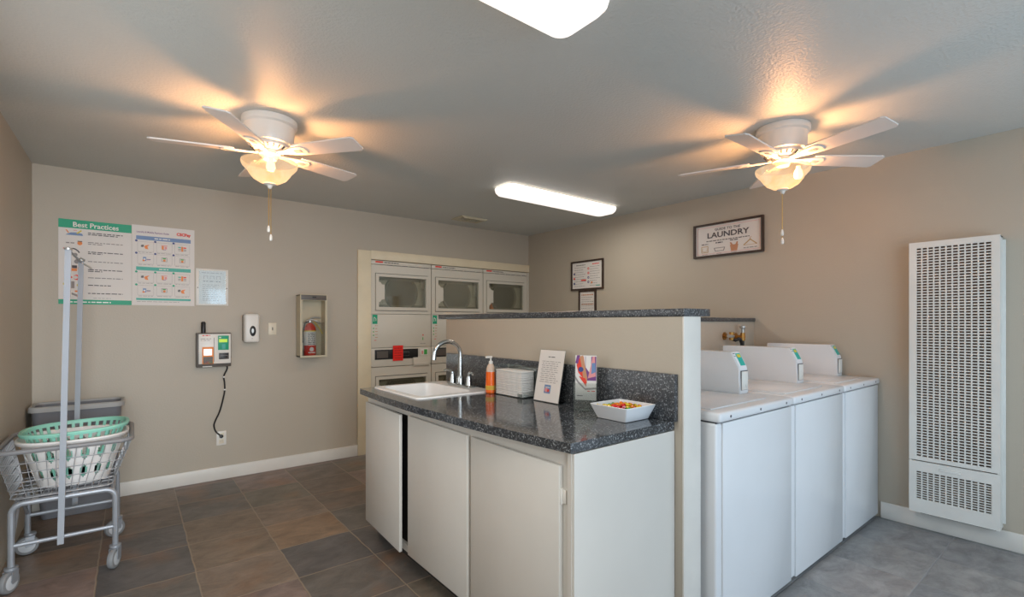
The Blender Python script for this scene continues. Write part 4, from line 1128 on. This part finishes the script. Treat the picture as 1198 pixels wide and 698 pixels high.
# grey bin against the back wall
bn = thing('trash_bin', (-.28, 4.57, 0), 'tall grey plastic bin against the back wall behind the cart', 'bin')
def brect(z, x0, x1, y0_, y1_, r): return [(x, y, z) for x, y in rrect(x0, y0_, x1, y1_, r, 5)]
k = mb('bin')
vs = loft(k, [brect(.002, -.470, -.095, 4.475, 4.665, .03), brect(.02, -.476, -.089, 4.468, 4.668, .035), brect(.752, -.518, -.051, 4.432, 4.691, .04), brect(.752, -.511, -.058, 4.439, 4.683, .038), brect(.03, -.466, -.099, 4.478, 4.658, .03)])
k._mark([k.bm.faces.new(vs[0][::-1]), k.bm.faces.new(vs[-1])]); k.build('body', parent=bn)
k = mb('binrim')
loft(k, [brect(.728, -.519, -.050, 4.431, 4.692, .04), brect(.729, -.533, -.036, 4.416, 4.704, .05), brect(.757, -.533, -.036, 4.416, 4.704, .05), brect(.764, -.528, -.041, 4.421, 4.699, .048), brect(.764, -.516, -.053, 4.434, 4.688, .042), brect(.752, -.512, -.057, 4.438, 4.684, .04)])
k.build('rim', parent=bn)

# ================================================================== LIGHT
wd = bpy.data.worlds.new('World'); SC.world = wd; wd.use_nodes = True
bgn = wd.node_tree.nodes['Background']; bgn.inputs['Color'].default_value = (.76, .88, 1.0, 1); bgn.inputs['Strength'].default_value = 1.5
def area(name, loc, rot, sx, sy, e, col):
    l = bpy.data.lights.new(name, 'AREA'); l.shape = 'RECTANGLE'; l.size = sx; l.size_y = sy; l.energy = e; l.color = col
    o = bpy.data.objects.new(name, l); COL.objects.link(o); o.location = loc; o.rotation_euler = rot; return o
# daylight from the glazed entrance behind the camera, low and to the right
area('entrance_daylight', (1.9, -1.25, 1.05), (radians(97), 0, radians(-34)), 1.8, 1.8, 17, (.56, .78, 1.0))
# added fill lamp on the left wall, out of view, brightening cabinet fronts
area('left_fill', (XL+.02, 2.25, 1.5), (radians(90), 0, radians(-90)), 1.5, 1.1, 8, (.90, .95, 1))
struct(mb('trimw').ring((1.43, .88, 3.07, 2.12), (1.5, .95, 3.0, 2.05), 0, XL, XL+.03).build('fill_lamp_frame'))  # unseen frame added around the left fill lamp
# fill lamp added behind the viewer to brighten the far wall
dw = area('far_wall_fill', (.0, -1.25, 1.25), (radians(85), 0, radians(3)), 0.9, 1.9, 18, (.90, .96, 1.0)); dw.data.spread = radians(70)
# tubes inside the two fluorescent fixtures
area('fluorescent_tube', (2.97, 3.11, H-.082), (0, 0, 0), 1.15, .18, 11, (1, .95, .86))
area('fluorescent_tube', (.60, 1.175, H-.082), (0, 0, 0), 1.15, .18, 13, (1, .95, .88))

# ================================================================== CAMERA
cam = bpy.data.cameras.new('camera'); co = bpy.data.objects.new('camera', cam); COL.objects.link(co)
co.location = (0, 0, 1.3193); co.rotation_euler = (radians(90), 0, radians(-38.31))
cam.sensor_fit = 'HORIZONTAL'; cam.sensor_width = 36; cam.lens = 564.4/1198*36; cam.shift_y = (377.84-349)/1198
cam.clip_start = .02
SC.camera = co
SC.view_settings.view_transform = 'Standard'; SC.view_settings.look = 'None'
SC.view_settings.exposure = 0; SC.view_settings.gamma = 1
